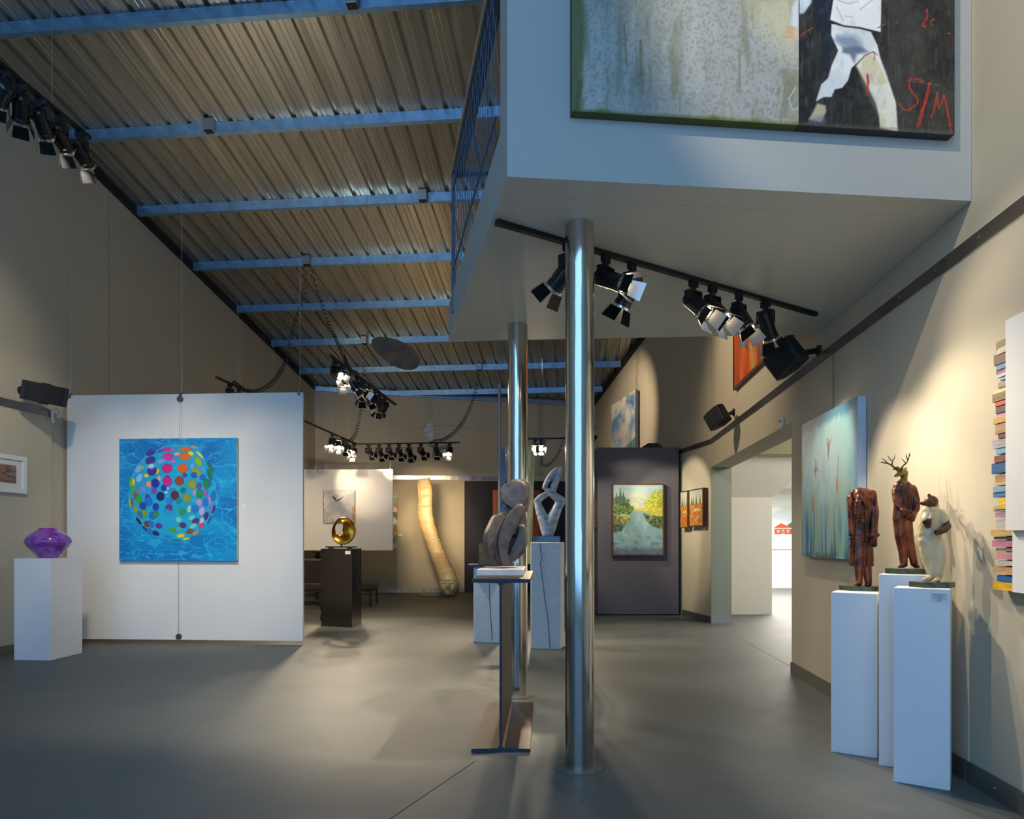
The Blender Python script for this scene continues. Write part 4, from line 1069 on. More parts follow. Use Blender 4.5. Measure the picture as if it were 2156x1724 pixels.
# two small autumn pictures
def seg(px, off):   # on the bent wall piece
    return bend(px, off)
for k, (pa, pb2, z0, z1, lb) in enumerate(((1433, 1447, 1.435, 1.985, 'narrow autumn landscape on the bend of the right wall, left of a pair'), (1451.5, 1479, 1.45, 1.985, 'wider autumn landscape on the bend of the right wall, right of a pair'))):
    b = Brush(0, 0, 100, 180, 60, 90, (206, 200, 180), 12 + k)
    b.mix((150, 180, 190), .6 * np.clip((50 - b.Y) / 50, 0, 1)); 
    for x in (15, 30, 52, 80): b.poly([(x, 20 + k * 6), (x + 10, 82), (x - 10, 82)], (70, 88, 60), .8, 4)
    foliage([(0, 80), (100, 70), (100, 180), (0, 180)], (176, 110, 44), (206, 160, 70), (160, 50, 26), 12); b.poly([(30, 100), (80, 96), (90, 108), (30, 112)], (200, 204, 190), .7, 6)
    ya, yb = seg(pa, .075), seg(pb2, .075); dd = Vector((wr(yb) - wr(ya), yb - ya, 0)).normalized()
    artwork('framed_painting', lb, 'painting', (wr(ya), ya), dd[:2], math.hypot(wr(yb) - wr(ya), yb - ya), z0, z1, .07, b, side=M_wood, frame=M_wood, fw=.015, fdepth=.08, group='small autumn landscapes')
# bird picture on the small hanging panel
b = Brush(0, 0, 100, 105, 110, 115, (186, 186, 188), 14)
n1 = b.noise(40, 30, 5); b.mix((232, 230, 226), .8 * np.clip((n1 - .45) * 4, 0, 1)); b.mix((150, 152, 150), .7 * np.clip((b.noise(14, 20, 4) - .5) * 5, 0, 1) * np.clip((b.Y - 55) / 20, 0, 1))
for s_ in (b.X < 4 * b.noise(6, 6, 3), b.X > 100 - 5 * b.noise(6, 6, 3), b.Y < 2.4 * b.noise(6, 6, 3)): b.mix((90, 80, 70), .55 * s_)
b.mix((190, 120, 60), .6 * (b.X > 90) * (b.noise(10, 14, 3) > .5) * (b.Y > 50))
b.poly([(27, 16), (31, 25), (36, 31), (42, 33), (39, 25), (33, 20)], (46, 46, 50), .95, 1); b.poly([(39, 33), (48, 28), (64, 18), (59, 25), (52, 31), (44, 36), (36, 35)], (96, 84, 78), .95, 1)
ua = (682 - 600) / 227.; ub = (749 - 600) / 227.
artwork('canvas_painting', 'pale grey painting of one flying bird on the smaller hanging panel', 'painting', (q0 + (q1 - q0) * ua)[:2], qd2[:2], (q1 - q0).length * (ub - ua), 1.56, 2.185, .04, b)
solo('picture_cable', MB().cyl((q0 + (q1 - q0) * (ua + ub) / 2 + qn2 * .01 + Vector((0, 0, 2.19))), (q0 + (q1 - q0) * (ua + ub) / 2 + qn2 * .01 + Vector((0, 0, 2.59))), .002, n=5), M_cable, 'thin cable above the pale bird painting', 'cable')
# narrow colourful painting on the back wall
def backx(px): 
    k = (px - CX) / F; t = (k * BX[1] - BX[0]) / (bd.x - k * bd.y); return t
b = Brush(0, 0, 40, 120, 60, 150, (150, 176, 140), 15)
for col, th_ in (((196, 206, 180), .5), ((96, 140, 100), .56), ((190, 130, 60), .62), ((80, 60, 44), .64), ((230, 226, 214), .64)): b.mix(col, .9 * (b.noise(14, 16, 3, 1.5) > th_) * (np.clip(b.Y / 60, 0, 1) if col[0] < 150 else 1))
ta, tb = backx(800), backx(836.5)
artwork('canvas_painting', 'tall narrow colourful painting beside the small hanging panel', 'painting', (BX[0] + bd.x * ta, BX[1] + bd.y * ta), bd[:2], tb - ta, 1.03, 2.28, .05, b)
Pq = Vector((BX[0], BX[1], 0)) + bd * backx(842) - bn * .003
solo('label_card', MB().box(Pq + Vector((0, 0, 1.36)), (.10, .004, .05), rz=math.atan2(bd.y, bd.x)), M_label, 'tiny white label beside the tall narrow painting', 'label', 'small wall labels')
# orange panel picture on the navy wall
b = Brush(0, 0, 1, 1, 90, 90, (180, 82, 26), 16)
n2 = b.noise(.1, .5, 4); b.mix((110, 44, 18), .7 * np.clip((n2 - .5) * 5, 0, 1)); b.mix((214, 120, 44), .6 * np.clip((.46 - n2) * 5, 0, 1)); b.poly([(.45, 0), (.7, 0), (.75, 1), (.5, 1)], (40, 24, 18), .8, .1)
xa = at(1037, 0, 16.5).x; xb = at(1137, 0, 16.6).x
artwork('framed_painting', 'rust orange painting on the navy display wall behind the columns', 'painting', (xa, 16.59), (1, .0665), xb - xa, 1.30, 2.40, .05, b, frame=M_dark, fw=.04)
# picture on the narrow side of the slate wall
b = Brush(0, 0, 1, 1, 12, 12, (140, 92, 40), 17); b.mix((90, 56, 26), .6 * (b.noise(.3, .3, 2) > .5))
artwork('framed_painting', 'brown framed picture edge on the left side of the slate wall', 'painting', (1.362, 11.86), (.087, -.996), .26, 1.43, 1.87, .02, b, side=M_wood)
# white framed picture on the left wall
b = Brush(0, 0, 100, 60, 120, 72, (226, 218, 204), 18)
for x0_ in (6, 53):
    b.poly([(x0_, 12), (x0_ + 40, 11), (x0_ + 40, 50), (x0_, 49)], (138, 110, 84), 1, 2); m = (b.X > x0_) * (b.X < x0_ + 40) * (b.Y > 12) * (b.Y < 49)
    b.mix((96, 68, 50), m * .8 * (b.noise(6, 6, 3) > .52)); b.mix((176, 100, 50), m * .7 * (b.noise(10, 8, 3) > .55) * (b.Y > 34)); b.mix((150, 150, 140), m * .6 * (b.noise(10, 8, 3) > .56) * (b.Y < 34))
for y_ in (22, 34, 44): b.stroke([(46, y_), (53, y_)], 1.5, (60, 50, 40))
yb = on_left(49, .09); ya = yb - 1.1
artwork('framed_picture', 'white framed picture of two rusty tiles, cut by the left picture edge', 'picture', (wl(ya) + .05, ya), DY[:2], 1.1 / DY.y, 1.77, 2.07, .02, b, frame=M_wallw, fw=.05, fdepth=.04)
# red house through the doorway
b = Brush(0, 0, 140, 90, 150, 100, (224, 230, 232), 19)
b.mix((176, 196, 206), .6 * np.clip((b.noise(30, 20, 4) - .45) * 5, 0, 1) * (b.Y < 45)); b.mix((240, 240, 240), .9 * np.clip((b.Y - 57) / 2, 0, 1))
b.poly([(34, 40), (44, 32), (60, 36), (70, 30), (140, 26), (140, 57), (40, 57)], (70, 86, 60), .9, 3)
b.poly([(8, 45), (44, 45), (44, 58), (8, 58)], (192, 70, 40), 1, .8); b.poly([(6, 45), (22, 34), (46, 45)], (206, 86, 50), 1, .8); b.stroke([(6, 45.5), (46, 45.5)], 1.6, (240, 236, 230)); b.stroke([(8, 45), (8, 58)], 1.2, (240, 236, 230))
for x_, w_, h_ in ((14, 5, 5), (24, 4.5, 9), (34, 5, 5)): b.poly([(x_, 49), (x_ + w_, 49), (x_ + w_, 49 + h_), (x_, 49 + h_)], (240, 236, 226), 1, .6); b.poly([(x_ + 1.2, 50.2), (x_ + w_ - 1.2, 50.2), (x_ + w_ - 1.2, 48 + h_), (x_ + 1.2, 48 + h_)], (60, 60, 54), 1, .6)
xl = at(1622, 0, 18.4).x
artwork('canvas_painting', 'snowy painting of a small red house seen through the doorway', 'painting', (xl, 18.45), (1, 0), 1.75, 1.0, 2.09, .04, b, side=mat('grey_side2', (150, 150, 150), .6))

# ------------------------------------------------------------------ stacked wooden strips and white panel on the right wall
Yn = 2.05
AR = thing('wall_relief', 'wall relief of coloured wooden strips behind a white board, right edge', 'artwork', (wr(2.9), 2.9, .95))
def rpt(px, off): return on_right(px, off)
yW = on_right(2117, .13); 
link('white_board', MB().prism([(wr(yW) - .10, yW), (wr(Yn) - .10, Yn), (wr(Yn) - .13, Yn), (wr(yW) - .13, yW)], 1.247, 2.14), M_panel, AR)
yW2 = on_right(2131.5, .10)
link('white_board', MB().prism([(wr(yW2) - .085, yW2), (wr(Yn) - .085, Yn), (wr(Yn) - .10, Yn), (wr(yW2) - .10, yW2)], .985, 1.246), M_panel, AR)
STR = [(205,250,500,(138,122,72)),(240,272,508,(206,200,186)),(275,333,488,(104,70,58)),(328,358,500,(92,140,184)),(350,382,500,(140,84,128)),(378,398,504,(206,200,180)),(394,412,520,(104,158,196)),(420,452,510,(150,140,120)),(460,492,484,(212,204,150)),(484,528,480,(132,108,64)),(520,550,495,(206,72,74)),(542,588,498,(88,74,72)),(584,612,502,(200,140,178)),(612,645,485,(206,160,84)),(645,698,495,(184,148,100)),(694,720,510,(128,66,58)),(728,776,480,(176,172,178)),(776,806,500,(112,172,206)),(812,850,490,(134,78,68)),(852,910,476,(32,92,148)),(912,952,496,(176,142,104)),(952,972,496,(206,172,130)),(976,1008,484,(130,178,208)),(1006,1034,484,(58,120,168)),(1038,1074,516,(240,196,20)),(1080,1098,486,(214,186,96)),(1094,1112,484,(176,172,160)),(1114,1138,496,(184,128,170)),(1142,1196,500,(196,194,186)),
       (1204,1240,472,(212,176,112)),(1240,1258,488,(72,62,62)),(1260,1296,478,(196,122,150)),(1300,1320,498,(120,126,112)),(1322,1362,504,(206,140,148)),(1366,1394,494,(206,196,186)),(1398,1440,486,(206,162,112)),(1446,1480,505,(24,96,176)),(1480,1522,482,(236,184,20))]
for i, (y0, y1, xl_, col) in enumerate(STR):
    off = .05 + .015 * ((i * 7) % 4) / 3
    px = 1900 + xl_ / 2.535; ya = on_right(px, off); yend = on_right(2150, off) - .12 if y0 < 1200 else on_right(2156, off) - .12
    zt = EYE - (640 + y0 / 2.535 - HY) * ya / F - .001; zb = EYE - (640 + y1 / 2.535 - HY) * ya / F + .001
    m_ = mat('strip_%d' % i, col, .6, rgb2=tuple(v * .82 for v in col), vscale=30, stretch=(1, .3, 3))
    link('wooden_strip', MB().prism([(wr(ya) - .012, ya), (wr(yend) - .012, yend), (wr(yend) - off, yend), (wr(ya) - off, ya)], zb, zt), m_, AR)
link('backing_board', MB().prism([(wr(3.22) - .001, 3.22), (wr(Yn) - .001, Yn), (wr(Yn) - .012, Yn), (wr(3.22) - .012, 3.22)], 1.0, 2.13), M_dark, AR)

# ------------------------------------------------------------------ plinths
def plinth(c, u, su, sv, h, label, m=M_plinth, bev=.003, group='white gallery plinths', name='plinth'):
    """c = front left corner on the floor, u = direction of the front edge"""
    u = Vector((u[0], u[1], 0)).normalized(); v = Vector((-u.y, u.x, 0)); c = Vector((c[0], c[1], 0))
    pts = [c, c + u * su, c + u * su + v * sv, c + v * sv]
    o = solo(name, MB().prism([p[:2] for p in pts], 0, h), m, label, 'plinth', group, bevel=bev)
    return o, c, u, v
uR = (.202, -.134)
plA, cA, uA, vA = plinth((1.907, 3.561), uR, .242, .205, .970, 'front right white plinth under the bear figure, with a label')
plB, cB, uB, vB = plinth((1.969, 3.824), uR, .235, .19, 1.025, 'tallest white plinth, in the middle under the deer-headed figure')
plC, cC, uC, vC = plinth((1.822, 4.07), uR, .238, .205, .912, 'lower white plinth on the left, under the elephant-headed figure')
# label on the front plinth
lc = cA + uA * .195 - vA * .0016
lab = solo('label_card', MB().box(lc + Vector((0, 0, .93)), (.068, .002, .042), rz=math.atan2(uA.y, uA.x)), mat('label_grey', (206, 206, 206), .5), 'small typed label card on the front right plinth', 'label')
def text(body, size, loc, rz, m, parent, ext=.0004, nm='lettering'):
    cu = bpy.data.curves.new('t', 'FONT'); cu.body = body; cu.size = size; cu.align_x = 'CENTER'; cu.extrude = ext
    to = bpy.data.objects.new('t', cu); COL.objects.link(to)
    dg = bpy.context.evaluated_depsgraph_get(); me = bpy.data.meshes.new_from_object(to.evaluated_get(dg))
    COL.objects.unlink(to); bpy.data.objects.remove(to)
    me.transform(Matrix.Translation(Vector(loc)) @ Matrix.Rotation(rz, 4, 'Z') @ Matrix.Rotation(math.radians(90), 4, 'X'))
    me.transform(Matrix.Translation(-parent_world(parent))); me.materials.append(m)
    o = bpy.data.objects.new(nm, me); COL.objects.link(o); o.parent = parent; return o
M_ink = mat('ink', (40, 44, 52), .6)
for k, (t, s_) in enumerate((('Joseph Canavan', .0085), ('Tall Bear', .0065), ('Twenty-first in bronze series', .0052), ('21 x 6 x 6', .0065), ('$1,850', .0065))):
    text(t, s_, lc - vA * .0014 + Vector((0, 0, .940 - k * .0068)), math.atan2(uA.y, uA.x), M_ink, lab)

o_, cL, uL, vL = plinth((-5.03, 7.17), (1, .0), .05, .05, .05, 'x'); bpy.data.objects.remove(o_)
gL = [G(29.5, 1389.6), G(105.8, 1390.8), G(173.3, 1374.4)]
pts = gL + [gL[0] + gL[2] - gL[1]]
hL = EYE - (1175.5 - HY) * gL[1].y / F
solo('plinth', MB().prism([p[:2] for p in pts], 0, hL), M_plinth, 'white plinth by the left wall under the purple glass vase', 'plinth', 'white gallery plinths', bevel=.003)

# purple glass vase
vc = at(99, 1140, 7.38); k = 7.38 / F
pr = [(14, 0), (18, 0), (21, 4), (30, 13), (40, 24), (44, 31), (44, 36), (40, 44), (30, 52), (20, 58), (17, 62), (13, 62), (12, 58), (25, 50), (38, 36), (36, 28), (20, 12), (10, 5)]
mv = mat('purple_glass', (112, 48, 160), .12, coat=.6, rgb2=(160, 92, 206), vscale=16)
bn_ = mv.node_tree.nodes['Principled BSDF']; bn_.inputs['Transmission Weight'].default_value = .25; bn_.inputs['Subsurface Weight'].default_value = .2
V = thing('glass_vase', 'rounded purple glass vase on the plinth by the left wall', 'vase', (vc.x, 7.40, hL))
ob = link('vessel', MB().lathe((vc.x, 7.40, hL + .0035), [(p.x * k, p.y * k) for p in catmull([(r, z, 0) for r, z in pr], 5)], n=64, sy=.9), mv, V, smooth=True)
tx = bpy.data.textures.new('dimples', 'VORONOI'); tx.noise_scale = .035
dm = ob.modifiers.new('dimple', 'DISPLACE'); dm.texture = tx; dm.strength = .006
random.seed(3)
for i in range(14):     # gold flecks on the shoulder
    a = math.radians(-95 + random.uniform(0, 55)); zz = random.uniform(33, 48); rr = 44 - max(0, zz - 36) * .75
    c = Vector((vc.x + rr * k * math.cos(a) * 1.035, 7.40 + rr * k * .9 * math.sin(a) * 1.035, hL + zz * k))
    link('gold_fleck', MB().ell(c, (.009, .006, .005), n=8, m=6), mat('gold', (214, 170, 90), .3, .8), V, smooth=True)

# dark waxed plinth with a ragged left edge, bronze loop
gD = [G(675, 1318), G(741, 1321), G(761, 1312.5)]
v_ = (gD[2] - gD[1]); u_ = (gD[1] - gD[0]).normalized(); hD = 1.10
mb = MB(); random.seed(5); outl = []
back = [gD[1], gD[2], gD[0] + v_]
NR = 46; vs = []; per = []
for j in range(NR + 1):
    z = hD * j / NR
    w_ = .012 * math.sin(z * 42) + .008 * math.sin(z * 97 + 1) + random.uniform(-.005, .005)
    l0 = gD[0] + u_ * w_; l1 = gD[0] + v_ + u_ * w_ * .7
    for p in (l0, gD[1], gD[2], l1): vs.append((p.x, p.y, z))
fs = [(3, 2, 1, 0), tuple(4 * NR + i for i in range(4))] + [(4 * j + i, 4 * j + (i + 1) % 4, 4 * j + 4 + (i + 1) % 4, 4 * j + 4 + i) for j in range(NR) for i in range(4)]
dp = solo('plinth', MB().add(vs, fs), mat('black_granite', (40, 38, 34), .16, coat=.3, spec=.6), 'black polished stone plinth with a ragged left edge', 'plinth')
dc = (gD[0] + gD[1] + gD[2] + gD[0] + v_) / 4
fc = (gD[1] + (gD[1] - gD[0]) * -.13)
solo('label_card', MB().box((fc.x, fc.y - .003, 1.045), (.085, .003, .045), rz=math.atan2(u_.y, u_.x)), M_label, 'small white label on the black stone plinth', 'label')
BZ_ = thing('bronze_sculpture', 'golden bronze loop sculpture on the black stone plinth', 'sculpture', (dc.x, dc.y, hD))
kk = dc.y / F
link('base', MB().box((dc.x - .0, dc.y, hD + .022), (.42, .17, .022)), M_dark, BZ_, bevel=.003)
mb = MB()
for sx in (-.15, .12): mb.box((dc.x + sx, dc.y, hD + .006), (.05, .12, .012))
link('foot', mb, M_dark, BZ_)
# twisted band
cb = Vector((dc.x + .0, dc.y, hD + .035 + .225)); vs = []; NU, NV = 96, 16
for i in range(NU):
    t = 2 * math.pi * i / NU
    R0x, R0z = .112, .142
    cx0 = R0x * math.sin(t) * (1 + .05 * math.cos(t)); cz0 = -R0z * math.cos(t) + .012
    wd = .073 + .026 * math.sin(t + .6) ; th = .020 + .006 * math.cos(2 * t)
    tw = t / 2 * 1 + math.radians(-35)       # half twist
    rad = Vector((math.sin(t), 0, -math.cos(t))); ax = Vector((0, 1, 0))
    a1 = rad * math.cos(tw) + ax * math.sin(tw); a2 = -rad * math.sin(tw) + ax * math.cos(tw)
    for j in range(NV):
        q = 2 * math.pi * j / NV
        p = cb + Vector((cx0, 0, cz0)) + a1 * (wd * math.cos(q)) + a2 * (th * math.sin(q))
        vs.append(p)
fs = []
for i in range(NU):
    for j in range(NV):
        i2 = (i + 1) % NU; sh = NV // 2 if i == NU - 1 else 0
        fs.append((i * NV + j, i * NV + (j + 1) % NV, i2 * NV + (j + 1 + sh) % NV, i2 * NV + (j + sh) % NV))
mz = mat('gold_bronze', (196, 144, 44), .22, .95, rgb2=(92, 62, 22), vscale=7, bump=.05, bscale=30)
link('loop', MB().add(vs, fs), mz, BZ_, smooth=True)
link('stem', MB().cyl(cb + Vector((0, 0, -.235)), cb + Vector((0, 0, -.15)), .012, n=12), M_dark, BZ_)

# ------------------------------------------------------------------ lounge chairs behind the black plinth
M_leather = mat('dark_leather', (44, 40, 40), .4, bump=.1, bscale=60); M_leg = mat('dark_wood', (40, 26, 20), .4)
def lounge(x0, y0, wdt, dep, rz, label, back=True):
    r = thing('lounge_chair', label, 'chair', (x0, y0, 0), 'dark lounge chairs', rz=0)
    R = Matrix.Rotation(rz, 3, 'Z'); o = Vector((x0, y0, 0))
    def P(x, y, z): return o + R @ Vector((x, y, z))
    link('seat', MB().box(P(0, 0, .37), (wdt, dep, .13), rz=rz), M_leather, r, bevel=.02)
    if back: link('backrest', MB().box(P(0, -dep / 2 + .05, .60), (wdt, .09, .56), rot=R @ Matrix.Rotation(math.radians(6), 3, 'X')), M_leather, r, bevel=.02)
    link('frame', MB().box(P(0, 0, .29), (wdt * .98, dep * .98, .03), rz=rz), M_leg, r)
    for sx in (-1, 1):
        for sy in (-1, 1):
            link('leg', MB().box(P(sx * (wdt / 2 - .03), sy * (dep / 2 - .04), .1375), (.045, .045, .275), rz=rz), M_leg, r)
lounge(-4.02, 13.45, 1.05, .75, 0, 'dark leather lounge chair seen from behind, left of the black plinth')
lounge(-2.93, 13.45, .70, .70, 0, 'dark backless lounge seat showing right of the black plinth', back=False)
tb = thing('bowl_stand', 'slim dark stand carrying a teal bowl behind the chairs', 'stand', (-3.98, 14.9, 0))
link('pillar', MB().cyl((-3.98, 14.9, 0), (-3.98, 14.9, .93), .14, n=24), M_dark, tb)
solo('bowl', MB().lathe((-3.98, 14.9, .9305), [(.08, 0), (.17, .03), (.19, .05), (.17, .045), (.07, .012)], n=24), mat('teal_glaze', (20, 110, 106), .3), 'shallow teal bowl on the slim dark stand', 'bowl', smooth=True)

# ------------------------------------------------------------------ leaning sculpture with a sleeping face
LS = thing('leaning_sculpture', 'tall pale wooden sculpture with a carved face at its foot', 'sculpture', (at(925, 0, 15.9).x, 15.9, 0))
ys = 15.75; kf = ys / F
def lp(cx, cy, dy=0): # crop coordinates of the photo (4.31 per px)
    return at(600 + cx / 4.31, 950 + cy / 4.31, ys + dy)
mb = MB()
path = [(1262, 250, 55, .10), (1275, 330, 60, .10), (1280, 410, 62, .05), (1268, 500, 68, 0), (1275, 600, 70, .0), (1300, 700, 68, .02), (1335, 800, 66, .03), (1375, 900, 68, .03), (1415, 1000, 74, .03), (1450, 1080, 80, .02), (1478, 1150, 82, 0)]
rows = []
for i in range(len(path)):
    rows.append(path[i])
vs = []; NS = 8; rr = []
for i in range(len(rows) - 1):
    for s in range(NS):
        t = s / NS; t2 = t * t * (3 - 2 * t)
        rr.append(tuple(rows[i][k] * (1 - t2) + rows[i + 1][k] * t2 if k else rows[i][k] * (1 - t) + rows[i + 1][k] * t for k in range(4)))
rr.append(rows[-1])
NP = 20
for i, (cx, cy, hw, dy) in enumerate(rr):
    cc_ = lp(cx, cy, .35 - .35 * min(1, i / len(rr)) ); hwm = hw / 4.31 * kf * (1 + .012 * math.sin(i * 2.1)); dm_ = .055 + .10 * (i / len(rr)) ** 2
    for j in range(NP):
        q = 2 * math.pi * j / NP
        sx = math.copysign(abs(math.cos(q)) ** .7, math.cos(q)); sy = math.copysign(abs(math.sin(q)) ** .7, math.sin(q))
        vs.append(cc_ + Vector((hwm * sx, dm_ * sy, .02 * math.cos(q) + .006 * math.sin(i * 1.3))))
m_ = len(rr)
fs = [(i * NP + j, i * NP + (j + 1) % NP, (i + 1) * NP + (j + 1) % NP, (i + 1) * NP + j) for i in range(m_ - 1) for j in range(NP)] + [tuple(range(NP)), tuple(range(m_ * NP - 1, (m_ - 1) * NP - 1, -1))]
mwd = mat('pale_wood', (224, 200, 150), .36, rgb2=(208, 178, 122), vscale=14, bump=.35, bscale=16, stretch=(1, 1, 3.5))
link('trunk', MB().add(vs, fs), mwd, LS, smooth=True)
link('splinter', MB().cap(lp(1205, 275, .3), lp(1225, 420, .3), .012, .045), mwd, LS, smooth=True)
mb = MB(); hc = lp(1485, 1195)
fy = -.17
mb.ell(hc + Vector((0, 0, -.02)), (.215, .20, .29), n=32, m=24)
mb.ell(hc + Vector((-.03, .04, .16)), (.19, .16, .24), n=28, m=18)
def fp(x, z, y): return hc + Vector((x, y - .026, z))
mb.cap(fp(.0, .06, -.155), fp(.005, -.06, -.205), .022, .040)          # nose
for s in (-1, 1):
    mb.cap(fp(s * .03, .075, -.17), fp(s * .13, .085, -.125), .022, .018)   # brow
    mb.ell(fp(s * .078, .018, -.155), (.050, .034, .024))                    # lid
    mb.ell(fp(s * .095, -.08, -.125), (.065, .05, .09))                      # cheek
    mb.ell(fp(s * .024, -.07, -.19), (.018, .02, .016))
mb.ell(fp(0, -.118, -.172), (.052, .028, .016)); mb.ell(fp(0, -.148, -.166), (.042, .028, .017)); mb.ell(fp(0, -.205, -.12), (.06, .06, .055))
fo = link('face', mb, mat('carved_face', (222, 208, 160), .25, bump=.05, bscale=40), LS); organic(fo, .0075, 2)
link('base_disc', MB().cyl((LS.location.x, 15.9, 0), (LS.location.x, 15.9, .014), .47, n=48), mat('plate2', (90, 86, 78), .3, .8), LS)

# ------------------------------------------------------------------ steel I-beam stand with marble slab and stone sculpture
M_rust = mat('mill_steel', (60, 54, 48), .45, .75, rgb2=(88, 64, 44), vscale=5, bump=.05, bscale=50)
M_cut = mat('flame_cut_edge', (58, 66, 78), .4, .7, bump=.6, bscale=140)
y0, y1 = 4.054, 5.23
xc0 = -.064; TH = .0145; HB = .9865
def sec(y):   # I section outline at depth y, centred on the line through the web
    xc = xc0 + (y - y0) * .046
    wf = .168; tw = .0075; tf = .020
    return [(xc - wf, 0), (xc + wf, 0), (xc + wf, tf), (xc + tw + .012, tf + .004), (xc + tw, tf + .018), (xc + tw, HB - tf - .018), (xc + tw + .012, HB - tf - .004), (xc + wf, HB - tf), (xc + wf, HB),
            (xc - wf, HB), (xc - wf, HB - tf), (xc - tw - .012, HB - tf - .004), (xc - tw, HB - tf - .018), (xc - tw, tf + .018), (xc - tw - .012, tf + .004), (xc - wf, tf)]
s0, s1 = sec(y0), sec(y1); k_ = len(s0)
vs = [(x, y0, z) for x, z in s0] + [(x, y1, z) for x, z in s1]
ib = MB().add(vs, [tuple(range(k_)), tuple(range(2 * k_ - 1, k_ - 1, -1))], 1)
ib.add(vs, [(i, k_ + i, k_ + (i + 1) % k_, (i + 1) % k_) for i in range(k_)], 0)
solo('steel_beam_stand', ib, [M_rust, M_cut], 'rusty steel I-beam used as a stand, left of the nearer column', 'stand', bevel=.0015)
M_marb = mat('white_marble', (214, 206, 200), .35, rgb2=(190, 184, 182), vscale=6)
ST = thing('stone_sculpture', 'dark grey interlocked stone sculpture on the steel beam stand', 'sculpture', (-.03, 4.72, HB))
link('marble_slab', MB().prism([(-.222, 4.45), (.072, 4.45), (.098, 5.05), (-.19, 5.05)], HB + .0005, HB + .039), M_marb, ST, bevel=.002)
# discs: extruded outlines leaning different ways, melted into one body
def plate(mb, pts, y, th, rot=0.0, tilt=0.0, piv=None):
    q = []
    for i in range(len(pts)):
        p0_, p1_, p2_, p3_ = [Vector(pts[(i + k) % len(pts)]) for k in (-1, 0, 1, 2)]
        for t in (0, .25, .5, .75): q.append(tuple(.5 * ((2 * p1_) + (p2_ - p0_) * t + (2 * p0_ - 5 * p1_ + 4 * p2_ - p3_) * t * t + (3 * p1_ - p0_ - 3 * p2_ + p3_) * t ** 3)))
    pts = q
    """outline in photo px at depth y, thickness th, turned about the vertical by rot and about x by tilt"""
    P = [at(px, py, y) for px, py in pts]
    c = piv or sum(P, Vector()) / len(P)
    R = Matrix.Rotation(rot, 3, 'Z') @ Matrix.Rotation(tilt, 3, 'X')
    fr = [c + R @ (Vector((p.x, y - th / 2, p.z)) - c) for p in P]; bk = [c + R @ (Vector((p.x, y + th / 2, p.z)) - c) for p in P]
    n = len(P)
    mb.add(fr + bk, [tuple(range(n)), tuple(range(2 * n - 1, n - 1, -1))] + [(i, n + i, n + (i + 1) % n, (i + 1) % n) for i in range(n)])
def cr(p): return [(1010 + x / 6.632, 960 + y / 6.632) for x, y in p]
mb = MB(); yS = 4.72
plate(mb, cr([(300, 560), (300, 480), (345, 410), (420, 365), (500, 350), (600, 365), (645, 410), (660, 480), (655, 600), (600, 730), (480, 740), (380, 690), (320, 640)]), yS - .02, .10, -.18)
plate(mb, cr([(420, 350), (560, 325), (660, 345), (710, 400), (712, 500), (690, 640), (640, 790), (560, 740), (640, 540), (600, 420), (500, 360)]), yS + .03, .14, -.1)
plate(mb, cr([(340, 720), (600, 720), (640, 800), (640, 1000), (560, 1100), (300, 1100), (270, 900)]), yS + .03, .15, 0)
plate(mb, cr([(300, 800), (200, 830), (130, 960), (75, 1090), (65, 1220), (90, 1350), (150, 1450), (240, 1510), (310, 1510), (250, 1300), (240, 1100), (280, 950), (350, 820)]), yS + .0, .12, .25)
plate(mb, cr([(520, 680), (600, 700), (605, 760), (560, 900), (500, 1020), (430, 1150), (395, 1250), (380, 1400), (395, 1500), (340, 1530), (290, 1480), (255, 1350), (245, 1180), (280, 1020), (360, 860), (440, 740)]), yS - .07, .11, .12)
plate(mb, cr([(560, 980), (650, 1000), (655, 1200), (610, 1340), (520, 1440), (430, 1520), (360, 1520), (400, 1400), (470, 1260), (540, 1100)]), yS + .0, .12, -.15)
plate(mb, cr([(300, 800), (500, 760), (640, 800), (660, 1000), (655, 1200), (600, 1360), (500, 1460), (380, 1490), (240, 1470), (150, 1300), (200, 950)]), yS + .05, .09, 0)
so = link('carving', mb, mat('grey_stone', (72, 63, 54), .42, rgb2=(48, 43, 40), vscale=22, bump=.10, bscale=90), ST); organic(so, .005, 4)

# ------------------------------------------------------------------ sawn white posts with sculptures
M_post = mat('whitewashed_post', (206, 214, 220), .55, rgb2=(188, 198, 206), vscale=12, bump=.12, bscale=30, stretch=(1, 1, 8))
def post(a, b, dep, h, label):
    a = Vector((a.x, a.y, 0)); b = Vector((b.x, b.y, 0)); u = (b - a).normalized(); v = Vector((-u.y, u.x, 0))
    if v.y < 0: v = -v
    root = thing('wooden_post', label, 'plinth', tuple((a + b) / 2 + v * dep / 2), 'whitewashed timber posts')
    link('timber', MB().prism([a[:2], b[:2], (b + v * dep)[:2], (a + v * dep)[:2]], 0, h), M_post, root, bevel=.012)
    return root, a, b, u, v
r1, a1, b1, u1, v1 = post(G(1116.7, 1366), G(1180, 1368), .34, 1.195, 'whitewashed timber post with a long crack, under the marble sculpture')
def crack(root, a, u, v, pts):
    path = [a + u * x - v * .0015 + Vector((0, 0, z)) for x, z in pts]
    mb = MB()
    for p, q in zip(path[:-1], path[1:]): mb.cyl(p, q, .0035, n=5)
    link('crack', mb, mat('crack_dark', (24, 22, 22), .9), root)
W1 = (b1 - a1).length
crack(r1, a1, u1, v1, [(W1 * .31, 1.185), (W1 * .38, 1.0), (W1 * .33, .96), (W1 * .40, .78), (W1 * .50, .52), (W1 * .58, .36), (W1 * .655, .02)])
r2, a2, b2, u2, v2 = post(G(996.5, 1353), G(1052, 1354.5), .34, .90, 'whitewashed timber post half hidden behind the steel beam stand')
W2 = (b2 - a2).length
crack(r2, a2, u2, v2, [(W2 * .6, .88), (W2 * .62, .5), (W2 * .72, .03)])
